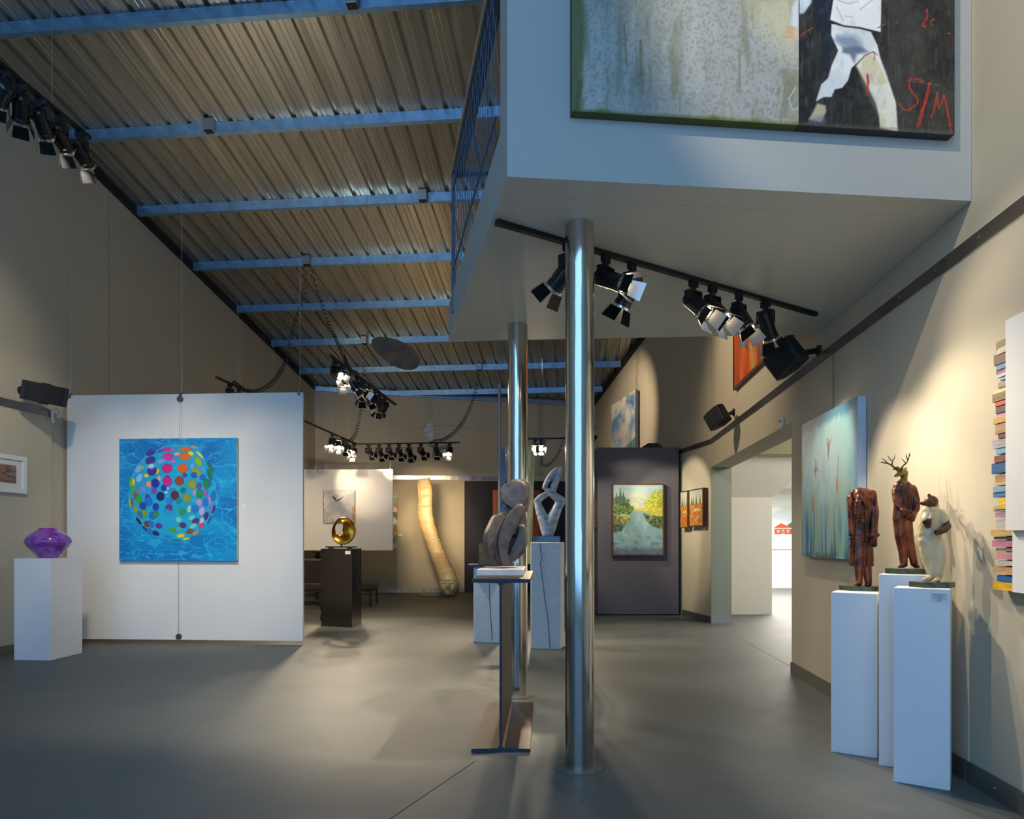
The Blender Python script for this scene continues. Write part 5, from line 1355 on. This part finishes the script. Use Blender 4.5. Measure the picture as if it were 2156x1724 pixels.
# marble knot
ym = a1.y + .17
MK = thing('marble_sculpture', 'pale veined marble sculpture of open loops on a blue-black block', 'sculpture', (at(1150, 0, ym).x, ym, 1.1955))
zb = 1.1955
link('base', MB().box((at(1150.5, 0, ym).x, ym - .02, zb + .033), (.30, .20, .066)), mat('blue_base', (26, 40, 62), .15, coat=.5), MK, bevel=.003)
def ml(pts, dys=None):
    return [at(px, py, ym + (dys[i] if dys else 0)) for i, (px, py) in enumerate(cr(pts))]
mb = MB()
K = ym / F / 6.632
def limb(pts, rs, dys=None, flat=.75): mb.caps(ml(pts, dys), [r * K * 1.18 for r in rs], flat=1.0)
limb([(950, 1060), (930, 960), (870, 830), (820, 700)], [80, 84, 64, 48])
limb([(950, 1060), (980, 960), (1040, 820), (1090, 710), (1120, 660)], [80, 84, 68, 56, 56], [0, 0, -.02, -.03, -.04])
limb([(820, 700), (805, 630), (850, 580), (920, 540), (970, 500)], [42, 44, 42, 36, 34], [0, 0, .02, .03, .04])
limb([(1125, 670), (1130, 620), (1060, 570), (980, 510), (915, 475)], [52, 56, 48, 34, 12], [-.04, -.04, -.05, -.06, -.07])
limb([(900, 440), (940, 350), (1000, 260), (1070, 190), (1135, 155)], [26, 34, 36, 28, 10], [.02, .02, .0, 0, 0])
limb([(1135, 160), (1115, 240), (1070, 330), (1035, 430), (1020, 500)], [12, 30, 40, 42, 40], [0, .01, .03, .04, .04])
limb([(905, 440), (960, 480), (1030, 480)], [24, 26, 30], [.0, .02, .04])
mo = link('loops', mb, mat('veined_marble', (206, 208, 210), .35, rgb2=(140, 148, 160), vscale=10, bump=.05, bscale=30, stretch=(1, 1, 2.5)), MK); organic(mo, .007, 6)
# stone and glass totem on the left post
yt = a2.y + .17
solo('steel_plate', MB().box((at(1022, 0, yt).x, yt - .03, .9145), (.40, .42, .028)), mat('blue_steel', (48, 60, 80), .4, .6), 'dark steel plate lying on the half hidden timber post', 'plate', bevel=.002)
TO = thing('totem_sculpture', 'tall sculpture of rough blocks and slabs standing behind the rear column', 'sculpture', (at(1040, 0, yt).x, yt, .929))
mb = MB(); mb.box(Vector((at(1026, 0, yt).x, yt, .9295 + .125)), (.20, .16, .25)); bo = link('rough_block', mb, mat('rough_stone', (92, 84, 74), .8, bump=.9, bscale=70, rgb2=(120, 104, 80), vscale=30), TO)
z0_ = .929
mb = MB(); p = at(1055, 945, yt + .05); q = at(1062, 1190, yt + .05); mb.prism([(q.x - .045, q.y - .05), (q.x + .02, q.y - .05), (q.x + .02, q.y + .05), (q.x - .045, q.y + .05)], z0_ + .0005, p.z)
link('blue_slab', mb, mat('blue_glass_slab', (66, 104, 148), .4, bump=.8, bscale=60, rgb2=(46, 74, 110), vscale=30), TO, label='blue textured slab')
mb = MB(); 
vs = [at(px, py, yt + dy) for dy in (-.02, .10) for px, py in ((1106, 938), (1117, 940), (1126, 960), (1119, 1185), (1106, 1190))]
mb.add(vs, [(0, 1, 2, 3, 4), (9, 8, 7, 6, 5)] + [(i, 5 + i, 5 + (i + 1) % 5, (i + 1) % 5) for i in range(5)])
link('yellow_slab', mb, mat('yellow_slab', (206, 190, 122), .3, rgb2=(150, 140, 70), vscale=9, coat=.4, stretch=(2, 2, .4)), TO, label='tall yellow-green slab')
link('base_bar', MB().prism([(at(1010, 0, yt).x, yt + .005), (at(1122, 0, yt).x, yt + .005), (at(1122, 0, yt).x, yt + .11), (at(1010, 0, yt).x, yt + .11)], z0_ - .0, z0_ + .03), M_dark, TO)

# ------------------------------------------------------------------ hanging mobiles
ym_ = 8.6; c = at(833, 742, ym_)
MO = thing('hanging_mobile', 'brown leaf-shaped mobile hanging under the roof purlins', 'mobile', tuple(c), 'hanging mobiles')
R = Matrix.Rotation(math.radians(28), 3, 'Y')
mb = MB(); kf = ym_ / F
N = 28
vs = []
for sgn in (-1, 1):
    for i in range(N):
        a = 2 * math.pi * i / N; x = 56 * math.cos(a); z = (27 + 4 * math.cos(a)) * math.sin(a)
        vs.append(c + R @ Vector((x * kf, sgn * .012 + .03 * math.sin(a), z * kf)))
mb.add(vs, [tuple(range(N)), tuple(range(2 * N - 1, N - 1, -1))] + [(i, N + i, N + (i + 1) % N, (i + 1) % N) for i in range(N)])
o = link('leaf', mb, mat('mobile_brown', (84, 64, 52), .7, rgb2=(122, 92, 62), vscale=6), MO)
link('wire', MB().cyl(c + Vector((0, 0, .1)), (c.x, c.y, roof(c.x, c.y) + .08), .0018, n=5), M_cable, MO)
ym_ = 12.2; c = at(905, 908, ym_); kf = ym_ / F
MO = thing('hanging_mobile', 'white oval stone mobile with thin rods above the far track', 'mobile', tuple(c), 'hanging mobiles')
link('stone', MB().ell(c, (12.5 * kf, .04, 20.5 * kf), rot=Matrix.Rotation(math.radians(-10), 3, 'Y'), n=28, m=18), mat('white_stone', (206, 204, 194), .6, rgb2=(170, 170, 160), vscale=14), MO, smooth=True)
mb = MB(); mb.tube(catmull([at(878, 903, ym_ - .04), at(905, 897, ym_ - .06), at(935, 895, ym_ - .04), at(975, 898, ym_), at(1012, 905, ym_)], 6), .0035, n=5)
link('rod', mb, mat('rod', (140, 132, 104), .4, .5), MO)
link('wire', MB().cyl(at(908, 890, ym_), (at(908, 0, ym_).x, ym_, roof(at(908, 0, ym_).x, ym_) + .08), .0016, n=5), M_cable, MO)

# ------------------------------------------------------------------ wall speakers
M_spk = mat('speaker_black', (30, 31, 33), .6, bump=.05, bscale=200); M_spk2 = mat('speaker_grille', (20, 20, 22), .8, bump=.3, bscale=400)
def speaker(name, wallpt, n, cab, size, yaw, tiltx, label, roll=0.0):
    """cabinet with a bowed grille on a ball bracket"""
    cab = Vector(cab); wallpt = Vector(wallpt)
    root = thing(name, label, 'speaker', tuple(cab), 'black wall speakers')
    w_, d_, h_ = size
    R = Matrix.Rotation(yaw, 3, 'Z') @ Matrix.Rotation(tiltx, 3, 'X') @ Matrix.Rotation(roll, 3, 'Y')
    fr = [(-.5, -.30), (-.35, -.44), (0, -.5), (.35, -.44), (.5, -.30)]; bkk = [(.5, .05), (.22, .5), (-.22, .5), (-.5, .05)]
    o2 = fr + bkk
    vs = [cab + R @ Vector((x * w_, y * d_, z * h_)) for z in (-.5, .5) for x, y in o2]; k = len(o2)
    link('cabinet', MB().add(vs, [tuple(range(k - 1, -1, -1)), tuple(range(k, 2 * k))] + [(i, (i + 1) % k, k + (i + 1) % k, k + i) for i in range(k)]), M_spk, root, bevel=.008)
    vs = [cab + R @ Vector((x * w_ * .94, y * d_ - .006, z * h_ * .95)) for z in (-.5, .5) for x, y in fr] + [cab + R @ Vector((x * w_ * .94, y * d_ + .004, z * h_ * .95)) for z in (-.5, .5) for x, y in fr]
    mb = MB(); q = 5
    mb.add(vs, [(i, i + 1, q + i + 1, q + i) for i in range(4)] + [(10 + i, 15 + i, 16 + i, 11 + i) for i in range(4)] + [(0, 10, 11, 1), (1, 11, 12, 2), (2, 12, 13, 3), (3, 13, 14, 4), (5, 6, 16, 15), (6, 7, 17, 16), (7, 8, 18, 17), (8, 9, 19, 18), (0, 5, 15, 10), (4, 14, 19, 9)])
    link('grille', mb, M_spk2, root)
    j = cab + R @ Vector((0, d_ * .52, 0))
    mb = MB(); mb.cyl(wallpt + Vector(n) * .001, wallpt + Vector(n) * .02, .045, n=20); mb.cap(wallpt + Vector(n) * .02, j, .024, .02); mb.ell(j, (.035, .035, .035))
    link('bracket', mb, M_spk, root, smooth=False)
    mb = MB(); mb.cyl(cab + R @ Vector((0, 0, -h_ * .5 - .012)), cab + R @ Vector((0, 0, h_ * .5 + .012)), .045, n=20)
    link('pivot_knob', mb, M_spk, root)
    return root
nR = (-.9956, .0934, 0); nL = (.9956, -.0944, 0)
y_ = 5.9; c = at(1657, 752, 5.55); wpt = Vector((wr(5.75), 5.75, at(1700, 738, 5.75).z))
speaker('wall_speaker', wpt, nR, c, (.30, .24, .20), math.radians(-62), math.radians(20), 'large black speaker on the right wall at the end of the loft track', roll=math.radians(-28))
c = at(1512, 878, 8.75); wpt = Vector((wr(8.9), 8.9, at(1545, 876, 8.9).z + .05))
speaker('wall_speaker', wpt, nR, c, (.30, .24, .20), math.radians(-62), math.radians(14), 'black speaker on the right wall above the doorway', roll=math.radians(-25))
c = at(95, 829, 7.60); wpt = Vector((wl(7.8) + .0, 7.8, at(45, 822, 7.8).z))
speaker('wall_speaker', wpt, nL, c, (.42, .24, .20), math.radians(28), math.radians(8), 'black speaker on the left wall beside the big hanging panel', roll=math.radians(8))
sp = thing('wall_speaker', 'black speaker lying on top of the slate display wall', 'speaker', (2.2, 11.72, 2.7255), 'black wall speakers')
c = at(1372, 1140, 11.7).x
vs = [(c + x, 11.7 + y, 2.7255 + z) for y in (-.1, .1) for x, z in ((-.15, 0), (.16, 0), (.16, .02), (.08, .08), (-.07, .08), (-.15, .03))]
link('cabinet', MB().add(vs, [tuple(range(6)), tuple(range(11, 5, -1))] + [(i, 6 + i, 6 + (i + 1) % 6, (i + 1) % 6) for i in range(6)]), M_spk, sp, bevel=.006)

# white gooseneck tube near the left band, sensor above the door, wall labels
pz = [at(112, 890, 8.15), at(110, 868, 8.15), at(117, 861, 8.12), at(124, 868, 8.05), at(124, 878, 8.0)]
solo('bent_pipe', MB().tube(catmull(pz, 8), .013, n=10), M_wallw, 'white bent pipe end under the left wall speaker', 'pipe', smooth=True)
Y = on_right(1650)
sn = thing('door_sensor', 'small white sensor box on the wall above the doorway', 'sensor', (wr(Y), Y, at(1650, 890, Y).z))
c = Vector((wr(Y) - .016, Y, at(1650, 889, Y).z)); link('case', MB().box(c, (.03, .07, .075), rz=-.094), M_wallw, sn, bevel=.004)
link('lens', MB().cyl(c + Vector((-.014, 0, .012)), c + Vector((-.022, 0, .012)), .014, n=12), mat('lens_dark', (70, 70, 70), .3), sn)
for px, py in ((1451, 1113), (1483, 1114)):
    Y = bend(px, .003); z = at(px, py, Y).z
    solo('label_card', MB().box((wr(Y) - .003, Y, z), (.003, .07, .04), rz=.146), M_label, 'tiny white label under the %s autumn landscape' % ('narrow' if px < 1470 else 'wider'), 'label', 'small wall labels')
# outlet box at the foot of the left wall
c = at(179, 1330, 8.75); solo('outlet_box', MB().box((wl(8.75) + .02, 8.75, c.z), (.03, .10, .15), rz=-.094), mat('outlet', (150, 146, 134), .5, .4), 'grey outlet box low on the left wall beside the panel', 'outlet')

# ------------------------------------------------------------------ three animal-headed figures
M_bz = mat('brown_bronze', (134, 74, 48), .36, .5, rgb2=(60, 30, 26), vscale=14, bump=.15, bscale=70, coat=0)
M_bz2 = mat('rust_bronze', (156, 86, 48), .36, .45, rgb2=(84, 40, 30), vscale=12, bump=.15, bscale=70)
M_brass = mat('aged_brass', (150, 128, 70), .3, .7, rgb2=(84, 70, 44), vscale=20)
M_cream = mat('cream_glaze', (218, 198, 156), .30, rgb2=(188, 166, 120), vscale=8, bump=.04, bscale=40, coat=.3)
M_fur = mat('bear_brown', (98, 60, 42), .42, .3, bump=.2, bscale=120, rgb2=(58, 34, 26), vscale=20)
M_ant = mat('antler_dark', (70, 58, 40), .35, .5)
M_slab = mat('green_marble', (66, 82, 62), .3, rgb2=(38, 48, 38), vscale=30, coat=.3)
def hexbase(name, root, c, z, kx, w_, th):
    pts = [(-.5, .05), (-.28, -.5), (.28, -.5) , (.5, -.05), (.28, .5), (-.28, .5)]
    u = Vector((.96, -.28, 0)); v = Vector((.28, .96, 0))
    P = [(c + u * (a * w_) + v * (b_ * w_ * .62))[:2] for a, b_ in pts]
    link(name, MB().prism(P, z, z + th), M_slab, root, bevel=.002)
def figure(name, label, base, z, ref, kx, Y):
    """ref = crop point of the foot centre; returns mapper crop -> world and the root"""
    root = thing(name, label, 'figure', (base[0], base[1], z), 'animal-headed bronze figures')
    def P(cx, cy, dy=0.0): return Vector((base[0] + (cx - ref[0]) * kx, base[1] + dy, z + (ref[1] - cy) * kx))
    return root, P
def px2(cx, cy): return 1740 + cx / 5.07, 920 + cy / 5.07
# --- elephant-headed figure in a long coat
Ye = 4.20; bx, by = px2(375, 1590); be = at(bx, by, Ye); kE = Ye / F / 5.07
TB_ = .028
root, P = figure('bronze_figure', 'bronze elephant-headed figure in a long coat on the left plinth', (be.x, Ye), plC.location.z + .912 + TB_, (375, 1590), kE, Ye)
hexbase('stone_base', root, Vector((be.x - .004, Ye, 0)), .9125, kE, .235, TB_ - .001)
r_ = lambda v: v * kE
mb = MB()
mb.caps([P(350, 1560, .0), P(345, 1400), P(345, 1300)], [r_(34), r_(42), r_(45)]); mb.caps([P(440, 1565, -.01), P(435, 1420), P(430, 1300)], [r_(36), r_(46), r_(48)])
mb.cap(P(345, 1568, 0), P(285, 1572, -.025), r_(22), r_(14)); mb.cap(P(440, 1572, -.01), P(385, 1578, -.04), r_(24), r_(15))
o = link('boots', mb, M_bz2, root); organic(o, .0032, 4)
mb = MB()
mb.lathe(P(372, 1370), [(r_(v), r_(h)) for v, h in ((124, 0), (126, 20), (124, 200), (120, 400), (118, 520), (128, 640), (132, 720), (118, 780), (80, 810), (30, 822))], n=28, sy=.72)
mb.caps([P(470, 640, -.01), P(478, 800, -.03), P(455, 960, -.05), P(450, 1060, -.06)], [r_(50), r_(52), r_(46), r_(42)])     # right sleeve
mb.caps([P(262, 660, 0), P(248, 820, -.02), P(245, 980, -.03), P(243, 1050, -.035)], [r_(46), r_(40), r_(34), r_(30)])
for k in range(9):       # folds running down the coat
    a = -math.pi / 2 + (k - 4) * .33
    x, y = 120 * math.cos(a), 120 * .72 * math.sin(a)
    mb.cap(P(372 + x * .97, 1372, y * .97 * kE), P(372 + x * .86, 980 - (k % 3) * 90, y * .86 * kE), r_(11 + k % 2 * 4), r_(6))
mb.cap(P(395, 1365, -.062), P(360, 800, -.058), r_(9), r_(9)); mb.cap(P(260, 1370, -.03), P(262, 900, -.035), r_(10), r_(8))
mb.cap(P(410, 1045, -.065), P(490, 1050, -.065), r_(20), r_(20))
o = link('coat', mb, M_bz, root); organic(o, .0032, 5, (.02, .003))
mb = MB()
mb.ell(P(330, 640, -.035), (r_(78), r_(62), r_(84))); mb.ell(P(330, 585, -.02), (r_(60), r_(50), r_(40)))
mb.caps([P(285, 660, -.07), P(258, 740, -.085), P(252, 830, -.085), P(262, 890, -.08), P(290, 905, -.075)], [r_(36), r_(27), r_(22), r_(17), r_(13)])
for k in range(13): mb.ell(P(258 - abs(6 - k) * .4, 700 + k * 14, -.087), (r_(29 - k * .8), r_(27 - k * .8), r_(3.6)))
mb.cap(P(330, 690, -.07), P(345, 740, -.08), r_(22), r_(12)); mb.ell(P(340, 620, -.078), (r_(9), r_(6), r_(7)))
o = link('elephant_head', mb, M_bz, root); organic(o, .003, 3)
mb = MB()
mb.ell(P(478, 700, -.03), (r_(26), r_(50), r_(120)), rot=Matrix.Rotation(.10, 3, 'Y')); mb.ell(P(505, 790, -.01), (r_(22), r_(40), r_(58)), rot=Matrix.Rotation(-.25, 3, 'Y')); mb.ell(P(425, 600, -.03), (r_(60), r_(30), r_(24)))
n_ = [(430, 575), (470, 572), (495, 600), (505, 660), (512, 740), (538, 840), (508, 852), (470, 835), (452, 760), (445, 680), (420, 620)]
vs = [P(x, y, -.046 + .012 * (x > 500)) for x, y in n_] + [P(x, y, -.030 + .012 * (x > 500)) for x, y in n_]; q_ = len(n_)
mb.add(vs, [tuple(range(q_)), tuple(range(2 * q_ - 1, q_ - 1, -1))] + [(i, q_ + i, q_ + (i + 1) % q_, (i + 1) % q_) for i in range(q_)])
o = link('ear', mb, M_bz2, root); organic(o, .003, 4)
mb = MB(); mb.ell(P(240, 720, -.02), (r_(18), r_(44), r_(105))); mb.ell(P(275, 605, -.02), (r_(36), r_(30), r_(30))); o = link('ear', mb, M_bz, root); organic(o, .003, 4)
def hand(name, root, c, dirx, m_, s=1.0, spread=-1):
    """small clasping hand: palm, four fingers, thumb"""
    mb = MB(); c = Vector(c); u = Vector(dirx).normalized(); w_ = Vector((0, -1, 0)); v = u.cross(w_).normalized()
    mb.ell(c, (.013 * s, .012 * s, .013 * s))
    for k in range(4):
        o_ = v * ((k - 1.5) * .0058 * s); l = (1, 1.12, 1.06, .85)[k]
        p0 = c + o_ + u * .008 * s; p1 = p0 + u * .011 * s * l + w_ * .003 * s; p2 = p1 + u * .004 * s + w_ * -.0 + Vector((0, .006 * s, -.006 * s * l))
        mb.caps([p0, p1, p2], [.0036 * s, .0033 * s, .0027 * s])
    mb.caps([c + v * .010 * s, c + v * .017 * s + u * .006 * s + w_ * .004 * s, c + v * .014 * s + u * .014 * s + w_ * .006 * s], [.0045 * s, .0038 * s, .003 * s])
    o = link(name, mb, m_, root, smooth=True); return o
hand('hand', root, P(300, 900, -.085), (-1, 0, .3), M_bz, 1.25); hand('hand', root, P(450, 1100, -.065), (-.1, -.2, -1), M_bz, 1.35); hand('hand', root, P(242, 1080, -.04), (0, -.1, -1), M_bz, 1.0)
# --- deer-headed figure in a suit
Yd = 3.885; bx, by = px2(855, 1388); bdp = at(bx, by, Yd); kD = Yd / F / 5.07; r_ = lambda v: v * kD
root, P = figure('bronze_figure', 'bronze deer-headed figure with antlers on the middle plinth', (bdp.x, Yd), plB.location.z + 1.025 + .030, (855, 1388), kD, Yd)
hexbase('stone_base', root, Vector((bdp.x + .002, Yd - .012, 0)), 1.0255, kD, .225, .029)
mb = MB()
mb.caps([P(775, 860), P(790, 1050), P(815, 1200), P(825, 1335)], [r_(62), r_(56), r_(46), r_(38)]); mb.caps([P(850, 870, -.005), P(862, 1050, -.01), P(895, 1200, -.01), P(925, 1335, -.01)], [r_(58), r_(54), r_(44), r_(38)])
o = link('trousers', mb, M_bz2, root); organic(o, .003, 4, (.02, .0025))
mb = MB(); mb.caps([P(840, 1352, 0), P(790, 1362, -.02), P(735, 1370, -.035)], [r_(26), r_(24), r_(13)]); o = link('shoe', mb, M_bz, root); organic(o, .003, 3)
mb = MB(); mb.caps([P(930, 1352, -.01), P(920, 1362, -.04), P(912, 1370, -.06)], [r_(28), r_(25), r_(16)]); o = link('shoe', mb, M_bz, root); organic(o, .003, 3)
mb = MB()
mb.lathe(P(815, 880), [(r_(v), r_(h)) for v, h in ((100, -6), (108, 0), (104, 60), (92, 160), (98, 260), (108, 330), (98, 380), (62, 415), (30, 430))], n=28, sy=.62)
mb.caps([P(735, 560, 0), P(722, 660, -.02), P(725, 720, -.028), P(760, 775, -.046)], [r_(38), r_(34), r_(30), r_(22)]); mb.caps([P(918, 545, 0), P(940, 660, -.01), P(930, 760, -.025), P(865, 820, -.046)], [r_(46), r_(44), r_(38), r_(26)])
mb.cap(P(850, 470, -.0), P(760, 470, -.01), r_(26), r_(20)); mb.cap(P(778, 500, -.030), P(752, 860, -.034), r_(10), r_(8)); mb.cap(P(850, 490, -.030), P(838, 860, -.036), r_(10), r_(9)); mb.cap(P(910, 800, -.02), P(880, 870, -.03), r_(36), r_(30))
o = link('jacket', mb, M_bz, root); organic(o, .003, 5, (.02, .003))
mb = MB(); mb.cap(P(805, 490, -.024), P(800, 700, -.030), r_(9), r_(9)); link('tie', mb, mat('tie_dark', (72, 40, 34), .35, .4), root, smooth=True)
hand('hand', root, P(760, 777, -.052), (.9, -.2, -.4), M_bz2, 1.15); hand('hand', root, P(850, 822, -.055), (-1, -.2, .1), M_bz2, 1.25)
mb = MB(); mb.caps([P(808, 480, -.01), P(810, 420, -.015), P(805, 375, -.025)], [r_(40), r_(37), r_(38)])
mb.ell(P(765, 368, -.035), (r_(52), r_(36), r_(36))); mb.caps([P(760, 375, -.04), P(710, 398, -.05), P(678, 412, -.055)], [r_(34), r_(22), r_(14)]); mb.cap(P(700, 395, -.05), P(770, 350, -.04), r_(13), r_(16)); mb.ell(P(672, 408, -.056), (r_(10), r_(12), r_(9)))
for s in (-1, 1): mb.ell(P(745, 372, -.035 + s * .022), (r_(7), r_(5), r_(6)))
mb.cap(P(690, 335, -.03), P(720, 330, -.035), r_(14), r_(24))
o = link('deer_head', mb, M_brass, root); organic(o, .0028, 3)
mb = MB(); mb.caps([P(785, 350, -.02), P(820, 338, -.015), P(850, 318, -.01)], [r_(9), r_(15), r_(4)]); link('ear', mb, M_brass, root, smooth=True)
mb = MB(); mb.caps([P(745, 340, -.05), P(735, 328, -.065), P(728, 330, -.085)], [r_(9), r_(14), r_(4)]); link('ear', mb, M_brass, root, smooth=True)
mb = MB()
for pts, rs in (([(768, 338), (795, 300), (828, 275), (848, 240), (860, 200), (864, 160)], [10, 8, 8, 7, 5, 2]), ([(828, 275), (805, 248), (782, 222)], [6, 5, 2]), ([(848, 240), (832, 205), (836, 170)], [6, 5, 2]), ([(860, 205), (870, 185), (866, 172)], [5, 4, 2])):
    mb.caps([P(x, y, -.02 + (768 - x) * 0) for x, y in pts], [r_(v) for v in rs])
link('antler', mb, M_ant, root, smooth=True)
mb = MB()
for pts, rs in (([(715, 335), (665, 320), (630, 295), (590, 282), (540, 278), (490, 272)], [10, 9, 8, 7, 5, 2]), ([(595, 282), (560, 255), (520, 226)], [6, 5, 2]), ([(645, 305), (648, 258), (670, 230), (686, 186)], [7, 6, 5, 2]), ([(650, 256), (615, 235), (592, 200)], [5, 5, 2]), ([(545, 277), (528, 262)], [5, 2])):
    mb.caps([P(x, y, -.045 - (715 - x) * .00012) for x, y in pts], [r_(v) for v in rs])
link('antler', mb, M_ant, root, smooth=True)
# --- bear in overalls
Yb = 3.60; bx, by = px2(1125, 1518); bb = at(bx, by, Yb); kB = Yb / F / 5.07; r_ = lambda v: v * kB
root, P = figure('bronze_figure', 'bear-headed figure in cream overalls on the front right plinth', (bb.x, Yb), plA.location.z + .970 + .028, (1125, 1518), kB, Yb)
hexbase('stone_base', root, Vector((bb.x - .004, Yb - .006, 0)), .9705, kB, .205, .027)
mb = MB()
mb.lathe(P(1105, 1100), [(r_(v), r_(h)) for v, h in ((70, -30), (112, 0), (124, 90), (118, 200), (108, 300), (96, 350), (50, 395))], n=28, sy=.78)
mb.caps([P(1060, 1080, 0), P(1085, 1250, 0), P(1110, 1380, 0), P(1120, 1440, 0)], [r_(82), r_(70), r_(50), r_(42)]); mb.caps([P(1160, 1090, .0), P(1190, 1250, -.01), P(1185, 1380, -.01), P(1180, 1450, -.01)], [r_(78), r_(68), r_(54), r_(46)])
mb.caps([P(1170, 780, -.01), P(1215, 830, -.02), P(1225, 890, -.03)], [r_(48), r_(52), r_(44)]); mb.caps([P(1060, 790, -.01), P(1030, 850, -.03)], [r_(46), r_(40)])
mb.cap(P(1090, 735, -.02), P(1165, 710, -.01), r_(26), r_(24)); mb.cap(P(1030, 1040, -.036), P(1170, 1050, -.044), r_(8), r_(8))
for dx in (-50, 10, 60): mb.cap(P(1105 + dx, 1120, -.038), P(1140 + dx * .7, 1400, -.024), r_(12), r_(6))
o = link('overalls', mb, M_cream, root); organic(o, .003, 5, (.02, .004))
for pts in ([(1120, 1465, 0), (1060, 1485, -.02), (1010, 1492, -.03)], [(1180, 1475, -.01), (1140, 1490, -.04), (1100, 1495, -.055)]):
    mb = MB(); mb.caps([P(*p) for p in pts], [r_(34), r_(30), r_(22)]); o = link('shoe', mb, M_cream, root); organic(o, .003, 3)
mb = MB(); mb.ell(P(1105, 668, -.01), (r_(72), r_(62), r_(68))); mb.caps([P(1070, 675, -.025), P(1010, 690, -.035), P(965, 688, -.04)], [r_(42), r_(28), r_(17)]); mb.cap(P(1115, 720, 0), P(1125, 770, 0), r_(56), r_(50))
mb.ell(P(1078, 603, -.015), (r_(20), r_(13), r_(24)));  mb.ell(P(955, 684, -.042), (r_(12), r_(12), r_(9)))
o = link('bear_head', mb, M_fur, root); organic(o, .003, 3)
mb = MB(); mb.caps([P(1228, 885, -.03), P(1235, 930, -.04), P(1180, 965, -.065), P(1110, 990, -.08)], [r_(40), r_(42), r_(36), r_(32)]); mb.ell(P(1080, 995, -.085), (r_(38), r_(24), r_(32)))
for k in range(4): mb.cap(P(1075 - 4 * k, 985 + 9 * k, -.09), P(1048 + 2 * k, 1000 + 10 * k, -.098), r_(9), r_(7))
mb.cap(P(1085, 980, -.09), P(1070, 960, -.10), r_(9), r_(7))
o = link('arm', mb, M_fur, root); organic(o, .0028, 3)
mb = MB(); mb.caps([P(1030, 860, -.03), P(1020, 920, -.05), P(985, 910, -.07)], [r_(36), r_(34), r_(28)]); mb.ell(P(975, 885, -.075), (r_(42), r_(26), r_(36)))
for k in range(4): mb.cap(P(958, 862 + 14 * k, -.085), P(990, 858 + 14 * k, -.105), r_(9), r_(7))
mb.cap(P(985, 860, -.09), P(1010, 850, -.10), r_(9), r_(7))
o = link('arm', mb, M_fur, root); organic(o, .0028, 3)
mb = MB(); mb.lathe(P(1000, 905, -.092), [(r_(20), 0), (r_(20), r_(60)), (r_(16), r_(76)), (r_(9), r_(88)), (r_(9), r_(140)), (r_(11), r_(142)), (r_(11), r_(148))], n=16)
link('bottle', mb, M_cream, root, smooth=True)
